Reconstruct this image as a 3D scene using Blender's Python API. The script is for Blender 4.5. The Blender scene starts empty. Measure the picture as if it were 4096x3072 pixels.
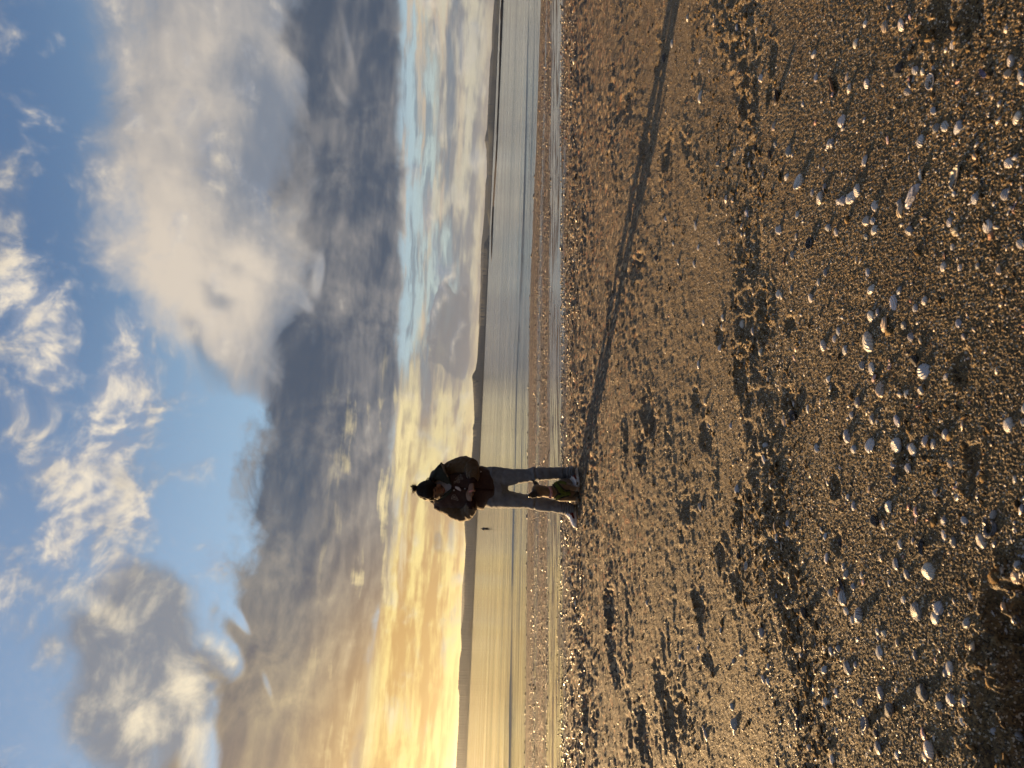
import bpy, bmesh, math, random
import numpy as np
from mathutils import Vector, Matrix
from mathutils.bvhtree import BVHTree

R = math.radians
scene = bpy.context.scene
COL = scene.collection
random.seed(7)
RNG = np.random.default_rng(11)

# ------------------------------------------------------------------ camera
# the phone was held upright and the picture is stored on its side: the camera is rolled by a quarter turn plus 2.5 degrees
FPX, TILT, PITCH = 2850.0, R(2.51), R(2.35)
CAM = Vector((0, 0, 1.03))
fwd = Vector((0, math.cos(PITCH), -math.sin(PITCH)))
upw = Vector((0, math.sin(PITCH), math.cos(PITCH)))
r_up = Vector((1, 0, 0)) * math.cos(TILT) + upw * math.sin(TILT)
u_up = Vector((-1, 0, 0)) * math.sin(TILT) + upw * math.cos(TILT)
cam_d = bpy.data.cameras.new('camera')
cam = bpy.data.objects.new('camera', cam_d)
COL.objects.link(cam)
m3 = Matrix((-u_up, r_up, -fwd)).transposed()
cam.matrix_world = Matrix.Translation(CAM) @ m3.to_4x4()
cam_d.sensor_fit = 'HORIZONTAL'
cam_d.sensor_width = 36.0
cam_d.lens = FPX / 4096 * 36.0
cam_d.clip_start, cam_d.clip_end = 0.05, 60000
cam_d.dof.use_dof = True
cam_d.dof.focus_distance = 6.6
cam_d.dof.aperture_fstop = 8.5
scene.camera = cam


def ray(x, y):
    """direction through the point (x, y) of the 4096 x 3072 photograph"""
    a, b = (x - 2048) / FPX, (1536 - y) / FPX
    return (fwd - u_up * a + r_up * b)


def azel(x, y):
    d = ray(x, y).normalized()
    return math.degrees(math.atan2(d.x, d.y)), math.degrees(math.asin(d.z))


def at(x, y, Y):
    """world point on that ray at depth Y"""
    d = ray(x, y)
    return CAM + d * (Y / d.y)


def on_z(x, y, z):
    d = ray(x, y)
    return CAM + d * ((z - CAM.z) / d.z)


# ------------------------------------------------------------------ colour management
scene.view_settings.view_transform = 'Standard'
scene.view_settings.look = 'None'
scene.view_settings.gamma = 1.0
scene.view_settings.use_curve_mapping = False
scene.view_settings.exposure = 1.6
EXPO = 2 ** 1.6
scene.render.engine = 'CYCLES'
scene.cycles.max_bounces = 6
scene.cycles.diffuse_bounces = 3
scene.cycles.glossy_bounces = 3
scene.cycles.volume_bounces = 0
scene.cycles.use_denoising = True
scene.cycles.denoiser = 'OPENIMAGEDENOISE'
scene.cycles.denoising_input_passes = 'RGB_ALBEDO_NORMAL'
scene.cycles.denoising_prefilter = 'ACCURATE'
scene.cycles.use_adaptive_sampling = True
scene.cycles.adaptive_threshold = 0.015
scene.cycles.adaptive_min_samples = 12

# ------------------------------------------------------------------ sun
SUN_AZ, SUN_EL = R(-47.3), R(7.6)      # 49 degrees to the left of the view, low over the bay
SUN_DIR = Vector((math.sin(SUN_AZ) * math.cos(SUN_EL), math.cos(SUN_AZ) * math.cos(SUN_EL), math.sin(SUN_EL)))
sun_d = bpy.data.lights.new('sun', 'SUN')
sun_d.energy = 5.0
sun_d.angle = R(0.5)
sun_d.color = (1.0, 0.64, 0.29)
sun = bpy.data.objects.new('sun', sun_d)
COL.objects.link(sun)
sun.rotation_euler = SUN_DIR.to_track_quat('Z', 'Y').to_euler()
sun.location = SUN_DIR * 50


# ------------------------------------------------------------------ node expressions
class G:
    """a node tree that expressions write themselves into"""
    def __init__(s, nt):
        s.nt = nt

    def node(s, kind, **kw):
        n = s.nt.nodes.new(kind)
        for k, v in kw.items():
            setattr(n, k, v)
        return n

    def put(s, sock, v):
        if isinstance(v, E):
            s.nt.links.new(v.s, sock)
        elif isinstance(v, (int, float)):
            try:
                sock.default_value = v
            except (TypeError, ValueError):
                sock.default_value = (v,) * len(sock.default_value)
        else:
            v = tuple(v)
            if len(v) == 3 and len(sock.default_value) == 4:
                v = v + (1.0,)
            sock.default_value = v

    def math(s, op, *a, clamp=False):
        n = s.node('ShaderNodeMath', operation=op, use_clamp=clamp)
        for i, v in enumerate(a):
            s.put(n.inputs[i], v)
        return E(s, n.outputs[0])

    def vmath(s, op, *a, out=0):
        n = s.node('ShaderNodeVectorMath', operation=op)
        for i, v in enumerate(a):
            s.put(n.inputs[i], v)
        return E(s, n.outputs[out])

    def vec(s, x, y, z=0.0):
        n = s.node('ShaderNodeCombineXYZ')
        for i, v in enumerate((x, y, z)):
            s.put(n.inputs[i], v)
        return E(s, n.outputs[0])

    def sep(s, v):
        n = s.node('ShaderNodeSeparateXYZ')
        s.put(n.inputs[0], v)
        return [E(s, o) for o in n.outputs]

    def noise(s, v, scale, detail=4, rough=0.5, lac=2.0, dist=0.0, col=False, dim='3D'):
        n = s.node('ShaderNodeTexNoise')
        n.noise_dimensions = dim
        s.put(n.inputs['Vector'], v)
        n.inputs['Scale'].default_value = scale
        n.inputs['Detail'].default_value = detail
        n.inputs['Roughness'].default_value = rough
        n.inputs['Lacunarity'].default_value = lac
        n.inputs['Distortion'].default_value = dist
        return E(s, n.outputs[1 if col else 0])

    def voronoi(s, v, scale, feature='F1', out='Distance', rand=1.0):
        n = s.node('ShaderNodeTexVoronoi', feature=feature)
        s.put(n.inputs['Vector'], v)
        n.inputs['Scale'].default_value = scale
        n.inputs['Randomness'].default_value = rand
        return E(s, n.outputs[out])

    def mix(s, f, a, b, blend='MIX'):
        n = s.node('ShaderNodeMix', data_type='RGBA', blend_type=blend)
        n.clamp_factor = True
        s.put(n.inputs[0], f)
        s.put(n.inputs[6], a)
        s.put(n.inputs[7], b)
        return E(s, n.outputs[2])

    def sstep(s, v, lo, hi):
        n = s.node('ShaderNodeMapRange', interpolation_type='SMOOTHSTEP')
        s.put(n.inputs[0], v)
        s.put(n.inputs[1], lo)
        s.put(n.inputs[2], hi)
        return E(s, n.outputs[0])

    def lin(s, v, lo, hi, a=0.0, b=1.0):
        n = s.node('ShaderNodeMapRange', interpolation_type='LINEAR')
        s.put(n.inputs[0], v)
        for i, q in enumerate((lo, hi, a, b)):
            s.put(n.inputs[i + 1], q)
        return E(s, n.outputs[0])

    def curve(s, v, pts):
        """float curve through pts [(x, y)], x and y in 0..1"""
        n = s.node('ShaderNodeFloatCurve')
        c = n.mapping.curves[0]
        pts = sorted(pts)
        while len(c.points) < len(pts):
            c.points.new(0.5, 0.5)
        for p, (px, py) in zip(c.points, pts):
            p.location = (px, py)
            p.handle_type = 'AUTO_CLAMPED'
        n.mapping.extend = 'HORIZONTAL'
        n.mapping.update()
        s.put(n.inputs[1], v)
        return E(s, n.outputs[0])

    def attr(s, name, out='Fac'):
        n = s.node('ShaderNodeAttribute', attribute_name=name)
        return E(s, n.outputs[out])


class E:
    def __init__(s, g, sock):
        s.g, s.s = g, sock

    def __add__(s, o): return s.g.math('ADD', s, o)
    __radd__ = __add__
    def __sub__(s, o): return s.g.math('SUBTRACT', s, o)
    def __rsub__(s, o): return s.g.math('SUBTRACT', o, s)
    def __mul__(s, o): return s.g.math('MULTIPLY', s, o)
    __rmul__ = __mul__
    def __truediv__(s, o): return s.g.math('DIVIDE', s, o)
    def __pow__(s, o): return s.g.math('POWER', s, o)
    def min(s, o): return s.g.math('MINIMUM', s, o)
    def max(s, o): return s.g.math('MAXIMUM', s, o)
    def sat(s): return s.g.math('ADD', s, 0.0, clamp=True)


# ------------------------------------------------------------------ sky: Nishita air with cloud decks at infinity
world = bpy.data.worlds.new('World')
scene.world = world
world.use_nodes = True
world.cycles.sampling_method = 'MANUAL'
world.cycles.sample_map_resolution = 512
wt = world.node_tree
wt.nodes.clear()
g = G(wt)
SKY_STRENGTH = 0.08
K = 1.0 / SKY_STRENGTH / EXPO          # cloud radiances below are written as they appear in the picture

tc = g.node('ShaderNodeTexCoord')
D = E(g, tc.outputs['Generated'])
dx, dy, dz = g.sep(D)
az = g.math('ARCTAN2', dx, dy) * 57.29578
el = g.math('ARCSINE', dz) * 57.29578
P = g.vec(az, el, 0.0)


def pc(X, Y):
    """point of the photograph (in a 2212-wide copy) -> azimuth, elevation in degrees"""
    return azel(X * 1.8517, Y * 1.8517)


DEG = math.degrees(1.8517 / FPX)       # degrees per pixel of that copy, at the centre


sky = g.node('ShaderNodeTexSky', sky_type='NISHITA')
sky.sun_disc = False
sky.sun_elevation = SUN_EL
sky.sun_rotation = SUN_AZ
sky.altitude = 0
sky.air_density = 1.0
sky.dust_density = 0.6
sky.ozone_density = 1.6
air = E(g, sky.outputs[0])

# nearness to the sun
cosun = g.vmath('DOT_PRODUCT', D, tuple(SUN_DIR), out=1)
ang = g.math('ARCCOSINE', cosun.min(0.99999)) * 57.29578
warm = g.math('POWER', 2.71828, ang * (-1.0 / 26.0))                 # 1 at the sun, ~0.4 at 24 deg
low = g.math('POWER', 2.71828, el.max(0.0) * (-1.0 / 9.0))          # 1 at the horizon

# noise fields: one in plain angles, one laid on a flat deck seen in perspective
deck = g.vec(dx / (dz.max(0.0) + 0.13), dy / (dz.max(0.0) + 0.13), 0.0)
nwv = g.noise(P, 0.11, 2, 0.5, col=True, dim='2D')
wxyz = g.vmath('SUBTRACT', nwv, (0.5, 0.5, 0.5))
Pw = g.vmath('MULTIPLY_ADD', wxyz, (9.0, 5.0, 0.0), P)            # slow swirl of the blobs
dkw = g.vmath('MULTIPLY_ADD', wxyz, (0.35, 0.35, 0.0), deck)
n1 = g.noise(g.vmath('ADD', dkw, (3.1, 7.7, 0.0)), 2.3, 6, 0.53, dim='2D')
n1s = g.noise(g.vmath('ADD', dkw, (3.1 - 0.07, 7.7 + 0.06, 0.0)), 2.3, 4, 0.53, dim='2D')
P2 = g.vmath('MULTIPLY_ADD', wxyz, (5.0, 3.5, 0.0), P)
n2 = g.noise(g.vmath('MULTIPLY', P2, (1.0, 1.25, 1.0)), 0.30, 7, 0.58, dim='2D')
n2s = g.noise(g.vmath('MULTIPLY', g.vmath('ADD', P2, (-0.6, -0.4, 0.0)), (1.0, 1.25, 1.0)), 0.30, 4, 0.58, dim='2D')
Ps = g.vmath('MULTIPLY_ADD', wxyz, (3.0, 0.9, 0.0), P)
nst = g.noise(g.vmath('MULTIPLY', Ps, (0.10, 1.0, 1.0)), 0.8, 5, 0.55, dim='2D')   # long flat streaks
nbig = g.noise(g.vmath('ADD', P, (40.0, 11.0, 2.0)), 0.075, 2, 0.5, dim='2D')


def blobs(lst, p=None):
    """sum of soft spots given as (X, Y, height, width, amount[, turn]) in the 2212-wide copy"""
    tot = None
    for b in lst:
        X, Y, h, w, amt = b[:5]
        rot = b[5] if len(b) > 5 else 0
        a0, e0 = pc(X, Y)
        sw, sh = max(w * DEG, .3), max(h * DEG, .2)
        pp = p or Pw
        if rot:
            q = g.vmath('SUBTRACT', pp, (a0, e0, 0.0))
            c, s_ = math.cos(R(rot)), math.sin(R(rot))
            u = g.vmath('DOT_PRODUCT', q, (c / sw, s_ / sw, 0), out=1)
            v = g.vmath('DOT_PRODUCT', q, (-s_ / sh, c / sh, 0), out=1)
            d2 = u * u + v * v
        else:
            q = g.vmath('MULTIPLY_ADD', pp, (1 / sw, 1 / sh, 0.0), (-a0 / sw, -e0 / sh, 0.0))
            d2 = g.vmath('DOT_PRODUCT', q, q, out=1)
        t = g.math('POWER', 0.36788, d2)
        tot = t * amt if tot is None else g.math('MULTIPLY_ADD', t, amt, tot)
    return tot


AZ0, AZ1, EL1 = -36.0, 36.0, 42.0
azn = g.lin(az, AZ0, AZ1)
pwx, pwy, _ = g.sep(Pw)
aznw = g.lin(g.math('MULTIPLY_ADD', pwx - az, 0.35, az), AZ0, AZ1)


def edge(pts, a=None):
    """elevation (deg) of a cloud boundary traced at points (X, Y) of the 2212-wide copy"""
    out = []
    for X, Y in pts:
        A, B = pc(X, Y)
        out.append(((A - AZ0) / (AZ1 - AZ0), max(0.0, B / EL1)))
    return g.curve(a or aznw, out) * EL1


def rgb(*c):
    """8-bit display colour -> scene-linear, before exposure"""
    return tuple(((v / 255 + 0.055) / 1.055) ** 2.4 * K if v > 10 else v / 255 / 12.92 * K for v in c)


# --- clear air: keep the Nishita colours, lift towards the pale strip over the hills
air_t = g.mix(1.0, air, (1.05, 1.05, 1.12), 'MULTIPLY')
clear_hi = g.mix(g.sstep(el, 12.0, 33.0), rgb(156, 188, 212), rgb(92, 120, 158))
clear_hi = g.mix(g.sstep(az, -26.0, 12.0), g.mix(0.45, clear_hi, rgb(165, 190, 220)), clear_hi)
clear = g.mix(0.92, air_t, clear_hi)
clear = g.mix(g.sstep(el, 9.0, 4.0), clear, g.mix(g.sstep(az, -16.0, 4.0), rgb(240, 208, 140), rgb(184, 198, 194)))

# --- colours of cloud
lit_c = g.mix(g.sstep(warm, 0.16, 0.50), rgb(206, 196, 184), rgb(255, 228, 170))
shade_c = g.mix(g.sstep(warm, 0.24, 0.60), rgb(78, 89, 106), rgb(138, 120, 108))
shade_c = g.mix(g.sstep(el, 14.0, 6.0) * g.sstep(warm, 0.18, 0.50), shade_c, rgb(198, 158, 108))

# --- L0: the mottled layer low over the hills
l0_top = edge([(912, 0), (915, 300), (935, 640), (915, 700), (860, 800), (850, 1100), (800, 1300), (730, 1500), (690, 1659)])
f0 = (l0_top - el) * 0.50 + (nst - 0.5) * 4.2 + (n2 - 0.5) * 1.0
m0 = g.sstep(f0, -0.25, 0.55)
v0 = (nst - 0.5) * 2.2 + (n2 - 0.5) * 1.1 + (n1 - n1s) * 1.6
c0_dark = g.mix(g.sstep(az, -20.0, 6.0), rgb(206, 166, 108), rgb(146, 145, 146))
c0_light = g.mix(g.sstep(az, -21.0, 14.0), rgb(252, 228, 150), rgb(206, 198, 176))
c0 = g.mix(g.sstep(v0, -0.40, 0.45), c0_dark, c0_light)
c0 = g.mix(g.sstep(el, 1.6, 0.2) * 0.45, c0, g.mix(g.sstep(az, -16.0, 6.0), rgb(252, 214, 120), rgb(200, 178, 152)))
col = g.mix(m0, clear, c0)

nst2 = g.noise(g.vmath('ADD', g.vmath('MULTIPLY', Ps, (0.09, 1.0, 1.0)), (3.0, 9.0, 0.0)), 1.1, 5, 0.6, dim='2D')
strk = g.sstep(nst2 + (n2 - 0.5) * 0.3, 0.46, 0.60) * g.sstep(el, 9.5, 6.5) * g.sstep(el, 1.5, 3.5) * g.sstep(az, -8.0, 4.0)
col = g.mix(strk * 0.68, col, g.mix(g.sstep(nst, 0.42, 0.6), rgb(122, 132, 144), rgb(206, 184, 158)))

# --- dark cumulus standing on the hills, blue-grey with a hard far edge
fc = blobs([(985, 760, 36, 75, 1.0), (970, 690, 34, 45, .9), (960, 640, 18, 30, .8), (1005, 640, 14, 40, .6), (930, 800, 25, 90, .6)], P) + (n2 - 0.5) * 1.1
mc = g.sstep(fc, 0.42, 0.56) * g.sstep(az, -11.0, -1.0)
col = g.mix(mc * 0.88, col, g.mix(g.sstep(az, -9.0, 1.0), rgb(190, 170, 132), rgb(132, 131, 134)))
ft = blobs([(945, 1170, 12, 30, 1.0), (955, 1230, 10, 40, .8), (932, 1545, 10, 30, .7)], P) + (n2 - 0.5) * 1.6
col = g.mix(g.sstep(ft, 0.45, 0.9) * 0.75, col, rgb(170, 142, 100))

# --- L1: the great soft white cloud high on the right
l1_top = edge([(195, 0), (190, 300), (200, 500), (225, 600), (300, 680), (385, 760), (470, 835), (560, 870), (620, 900), (640, 1659)])
d1 = l1_top - el
f1 = d1 * 0.26 + (n1 - 0.5) * 1.2 + (n2 - 0.5) * 1.2
m1 = g.sstep(f1, -0.35, 0.85) * g.sstep(el, 6.0, 9.0)
soft = blobs([(330, 560, 120, 160, 1.0), (420, 690, 110, 110, 0.9), (300, 640, 60, 60, .5), (530, 600, 45, 90, .9), (400, 270, 90, 150, 0.55)], P)
dk1 = blobs([(470, 690, 22, 40, 1.0, 35), (440, 760, 18, 45, 1.0, 35), (500, 620, 16, 60, .7, 25), (480, 420, 60, 120, .35), (560, 250, 60, 150, .4)], Pw)
b1 = soft * 0.75 + (n1 - n1s) * 1.0 + (nbig - 0.5) * 0.7 - dk1 * 0.7 + (n2 - n2s) * 0.35 - 0.18
c1 = g.mix(g.sstep(b1, -0.55, 0.65), rgb(128, 134, 146), rgb(222, 208, 190))
col = g.mix(m1 * 0.94, col, c1)

# --- L3: bright cumulus tatters
puff = [(60, 690, 55, 85, .85), (15, 640, 34, 60, .75), (105, 790, 28, 60, .8), (60, 820, 28, 40, .6), (250, 735, 30, 45, .8), (285, 690, 22, 40, .7),
        (235, 800, 30, 50, .8), (285, 850, 36, 70, .9), (215, 880, 36, 55, .8), (255, 960, 34, 60, .8), (200, 1010, 48, 70, .9), (250, 1090, 52, 70, .95),
        (160, 1130, 50, 75, .9), (130, 1210, 26, 45, .75), (290, 1130, 30, 45, .7), (265, 1250, 34, 50, .8), (235, 1300, 42, 45, .8), (15, 1285, 22, 45, .8),
        (95, 930, 20, 60, .5), (150, 1000, 30, 60, .5), (45, 890, 18, 35, .6), (40, 560, 16, 30, .4)]
f3 = blobs(puff, P2) + (n2 - 0.5) * 2.6 + (n1 - 0.5) * 1.0
m3c = g.sstep(f3, 0.0, 1.25)
b3 = (n2 - n2s) * 3.0 + (n1 - n1s) * 1.2 + g.sstep(f3, 0.4, 1.5) * 0.45
c3 = g.mix(g.sstep(b3, -0.35, 1.15), rgb(148, 160, 182), rgb(255, 240, 214))
col = g.mix(m3c * 0.93, col, c3)

# --- L4: grey veil and wisps above the sun
f4 = blobs([(310, 1380, 95, 75, 1.1), (200, 1480, 70, 120, .45, 30), (330, 1560, 120, 120, .7), (430, 1480, 90, 120, .8), (150, 1620, 40, 120, .3), (240, 1330, 40, 40, .5)], Pw) + (n1 - 0.5) * 1.5 + (n2 - 0.5) * 0.9
m4 = g.sstep(f4, 0.05, 0.95)
w4 = blobs([(300, 1545, 40, 60, 1.0, 35), (400, 1480, 26, 60, .9, 38), (430, 1610, 30, 60, 1.0, 25), (480, 1405, 14, 45, 1.2, 42), (225, 1310, 20, 50, .9, 60), (90, 1560, 40, 60, .3)], g.vmath('MULTIPLY_ADD', wxyz, (2.0, 1.5, 0.0), P))
b4 = w4 * 0.95 + (n2 - n2s) * 2.0 + (n1 - n1s) * 1.2
c4 = g.mix(g.sstep(b4, -0.15, 1.5), rgb(134, 136, 143), rgb(255, 238, 204))
col = g.mix(m4 * 0.90, col, c4)

# --- broken cloud overhead and behind, added out of view to make skylight less blue
m5 = g.sstep(n1 + (n2 - 0.5) * 0.5, 0.42, 0.60) * g.sstep(el, 35.0, 46.0)
col = g.mix(m5 * 0.9, col, g.mix(g.sstep(n1 - n1s, -0.12, 0.15), rgb(132, 134, 142), rgb(206, 194, 178)))

# --- L2: the dark stratocumulus bank across the whole sky
l2_top = edge([(590, 0), (620, 200), (615, 420), (640, 600), (626, 660), (590, 750), (560, 900), (520, 1020), (512, 1120), (525, 1200), (470, 1290), (425, 1350), (385, 1450), (360, 1659)])
l2_bot = edge([(872, 0), (872, 300), (872, 700), (862, 1000), (840, 1250), (800, 1450), (770, 1659)])
gap = blobs([(758, 90, 18, 120, 1.2, 12), (738, 185, 15, 55, .8, 30), (600, 15, 14, 35, .8), (612, 1600, 20, 85, 1.6, 22), (575, 1480, 14, 55, 1.4, 26),
             (485, 1415, 22, 60, 1.9, 40), (425, 1600, 28, 90, 1.9, 28), (400, 1490, 30, 65, 1.9, 36), (520, 1340, 12, 40, 1.2, 48),
             (690, 595, 11, 45, 1.1, -10), (640, 645, 11, 40, 1.1, 40), (775, 945, 8, 55, .7), (665, 970, 12, 30, .8), (790, 1070, 6, 50, .6)], g.vmath('MULTIPLY_ADD', wxyz, (1.5, 1.2, 0.0), P))
f2 = ((l2_top - el) * 0.40).min((el - l2_bot) * 1.1) + (n1 - 0.5) * 1.6 + (n2 - 0.5) * 2.2 - gap * (0.55 + n2 * 1.5)
m2 = g.sstep(f2, -0.35, 0.75)
mot = (n1 - n1s) * 1.5 + (n2 - n2s) * 0.9 + (nst - 0.5) * 0.2 + (nbig - 0.5) * 1.2 + (n1 - 0.5) * 0.5
rim = g.sstep(f2, 1.0, 0.1)
deep = blobs([(640, 800, 70, 150, 1.0), (800, 450, 60, 200, .9), (660, 150, 50, 160, .7), (730, 950, 60, 150, .4), (600, 1000, 50, 90, .5)], P)
b2 = mot * 1.0 + rim * 0.30 - deep * 0.42 + 0.02
c2 = g.mix(g.sstep(b2, -0.45, 0.95), shade_c, g.mix(0.55, lit_c, shade_c))
c2 = g.mix(g.sstep(b2, 0.45, 1.1) * 0.6, c2, lit_c)
col = g.mix(m2 * 0.97, col, c2)
# bright rifts that sun shines through under the bank
rift = g.sstep(nst + (n2 - 0.5) * 0.5, 0.54, 0.74) * g.sstep(el, 13.0, 8.0) * g.sstep(el, 4.0, 6.0) * g.sstep(az, 4.0, -6.0)
col = g.mix(rift * 0.8, col, rgb(255, 234, 176))

# --- glow of the air about the sun
glow = g.sstep(warm, 0.20, 0.62) * g.math('POWER', 2.71828, el.max(0.0) * (-1.0 / 7.0))
col = g.mix(glow * 0.46, col, rgb(255, 208, 104))
# whole sky darkened far round from the sun, to cut fill on the figure
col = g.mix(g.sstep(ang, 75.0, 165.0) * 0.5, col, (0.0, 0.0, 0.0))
# below the horizon: what the sea would send up
col = g.mix(g.sstep(el, 0.0, -3.0), col, rgb(120, 112, 100))

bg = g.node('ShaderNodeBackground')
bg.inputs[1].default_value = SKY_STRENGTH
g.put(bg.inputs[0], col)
wo = g.node('ShaderNodeOutputWorld')
wt.links.new(bg.outputs[0], wo.inputs[0])

# ------------------------------------------------------------------ helpers
def tag(o, label=None, cat=None, group=None, kind=None):
    for k, v in (('label', label), ('category', cat), ('group', group), ('kind', kind)):
        if v is not None:
            o[k] = v
    return o


def link(name, me, mat=None, parent=None):
    o = bpy.data.objects.new(name, me)
    COL.objects.link(o)
    if mat is not None and me is not None:
        me.materials.append(mat) if not me.materials else None
    if parent is not None:
        o.parent = parent
        o.matrix_parent_inverse = Matrix.Translation(parent.location).inverted()
    return o


def np_mesh(name, verts, faces, smooth=True):
    """verts (n,3), faces (m,3 or 4)"""
    verts = np.asarray(verts, np.float32)
    faces = np.asarray(faces, np.int32)
    me = bpy.data.meshes.new(name)
    k = faces.shape[1]
    me.vertices.add(len(verts))
    me.vertices.foreach_set('co', verts.ravel())
    me.loops.add(faces.size)
    me.loops.foreach_set('vertex_index', faces.ravel())
    me.polygons.add(len(faces))
    me.polygons.foreach_set('loop_start', np.arange(0, faces.size, k, dtype=np.int32))
    me.polygons.foreach_set('loop_total', np.full(len(faces), k, np.int32))
    if smooth:
        me.polygons.foreach_set('use_smooth', np.ones(len(faces), bool))
    me.update(calc_edges=True)
    me.validate()
    return me


def float_attr(me, name, vals):
    a = me.attributes.new(name, 'FLOAT', 'POINT')
    a.data.foreach_set('value', np.asarray(vals, np.float32))


def grid_faces(nr, nc, wrap=False):
    i, j = np.meshgrid(np.arange(nr - 1), np.arange(nc if wrap else nc - 1), indexing='ij')
    j2 = (j + 1) % nc
    return np.stack([i * nc + j, i * nc + j2, (i + 1) * nc + j2, (i + 1) * nc + j], -1).reshape(-1, 4)


_pg = np.random.default_rng(5)
_perm = _pg.permutation(4096).astype(np.int64)
_ang = _pg.random(4096) * 2 * np.pi
_gx, _gy = np.cos(_ang), np.sin(_ang)


def perlin(x, y, seed=0):
    x = x + seed * 17.31
    y = y + seed * 9.73
    xi, yi = np.floor(x).astype(np.int64), np.floor(y).astype(np.int64)
    xf, yf = x - xi, y - yi
    u, v = xf ** 3 * (xf * (xf * 6 - 15) + 10), yf ** 3 * (yf * (yf * 6 - 15) + 10)

    def h(a, b):
        return _perm[(_perm[a & 4095] + b) & 4095]

    def gr(k, a, b):
        return _gx[k] * a + _gy[k] * b
    n00, n10 = gr(h(xi, yi), xf, yf), gr(h(xi + 1, yi), xf - 1, yf)
    n01, n11 = gr(h(xi, yi + 1), xf, yf - 1), gr(h(xi + 1, yi + 1), xf - 1, yf - 1)
    a, b = n00 + u * (n10 - n00), n01 + u * (n11 - n01)
    return (a + v * (b - a)) * 1.5


def fbm(x, y, oct=4, seed=0, gain=0.5):
    t, a, f = 0, 1, 1
    for k in range(oct):
        t = t + a * perlin(x * f, y * f, seed + k)
        a *= gain
        f *= 2.03
    return t


def ss(v, lo, hi):
    t = np.clip((v - lo) / (hi - lo), 0, 1)
    return t * t * (3 - 2 * t)


def new_mat(name):
    m = bpy.data.materials.new(name)
    m.use_nodes = True
    m.node_tree.nodes.clear()
    gg = G(m.node_tree)
    b = gg.node('ShaderNodeBsdfPrincipled')
    o = gg.node('ShaderNodeOutputMaterial')
    m.node_tree.links.new(b.outputs[0], o.inputs[0])
    return m, gg, b


def finish(gg, b, color=None, rough=None, spec=None, bump=None, dist=0.002, strength=1.0, **kw):
    if color is not None:
        gg.put(b.inputs['Base Color'], color)
    if rough is not None:
        gg.put(b.inputs['Roughness'], rough)
    if spec is not None:
        gg.put(b.inputs['Specular IOR Level'], spec)
    for k, v in kw.items():
        gg.put(b.inputs[k.replace('_', ' ')], v)
    if bump is not None:
        n = gg.node('ShaderNodeBump')
        n.inputs['Distance'].default_value = dist
        gg.put(n.inputs['Strength'], strength)
        gg.put(n.inputs['Height'], bump)
        gg.nt.links.new(n.outputs[0], b.inputs['Normal'])


def obj_coords(gg):
    return E(gg, gg.node('ShaderNodeTexCoord').outputs['Object'])


# ------------------------------------------------------------------ the lie of the beach
SEA_Z = -0.85
NX, NY = -0.372398, 0.928073            # unit vector square to the shore, out to sea
_S = np.array([-60., -20.7, -15.9, -9.8, 11.4, 15.1, 20.1, 28.4, 60.])     # along the shore
_TW = np.array([23.6, 24.1, 24.6, 24.9, 27.2, 27.2, 25.3, 23.5, 22.6])     # where the water begins


def shore(x, y):
    return NX * x + NY * y, NY * x - NX * y         # T (seaward), S (along)


def base_z(x, y):
    T, S = shore(x, y)
    tw = np.interp(S, _S, _TW)
    q = np.clip((T - 7.6) / (tw - 7.6), 0, None)
    z = np.where(q < 1, -0.85 * q ** 1.25, -0.85 - np.minimum((q - 1) * 1.0, 3.0))
    return z


def ground_hit(px, py):
    """where the ray through photo point (px, py) meets the beach"""
    d = ray(px, py)
    lo, hi = 0.3, 200.0
    for k in range(50):
        m = (lo + hi) / 2
        q = CAM + d * m
        if q.z > float(base_z(np.float64(q.x), np.float64(q.y))):
            lo = m
        else:
            hi = m
    return q


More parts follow.
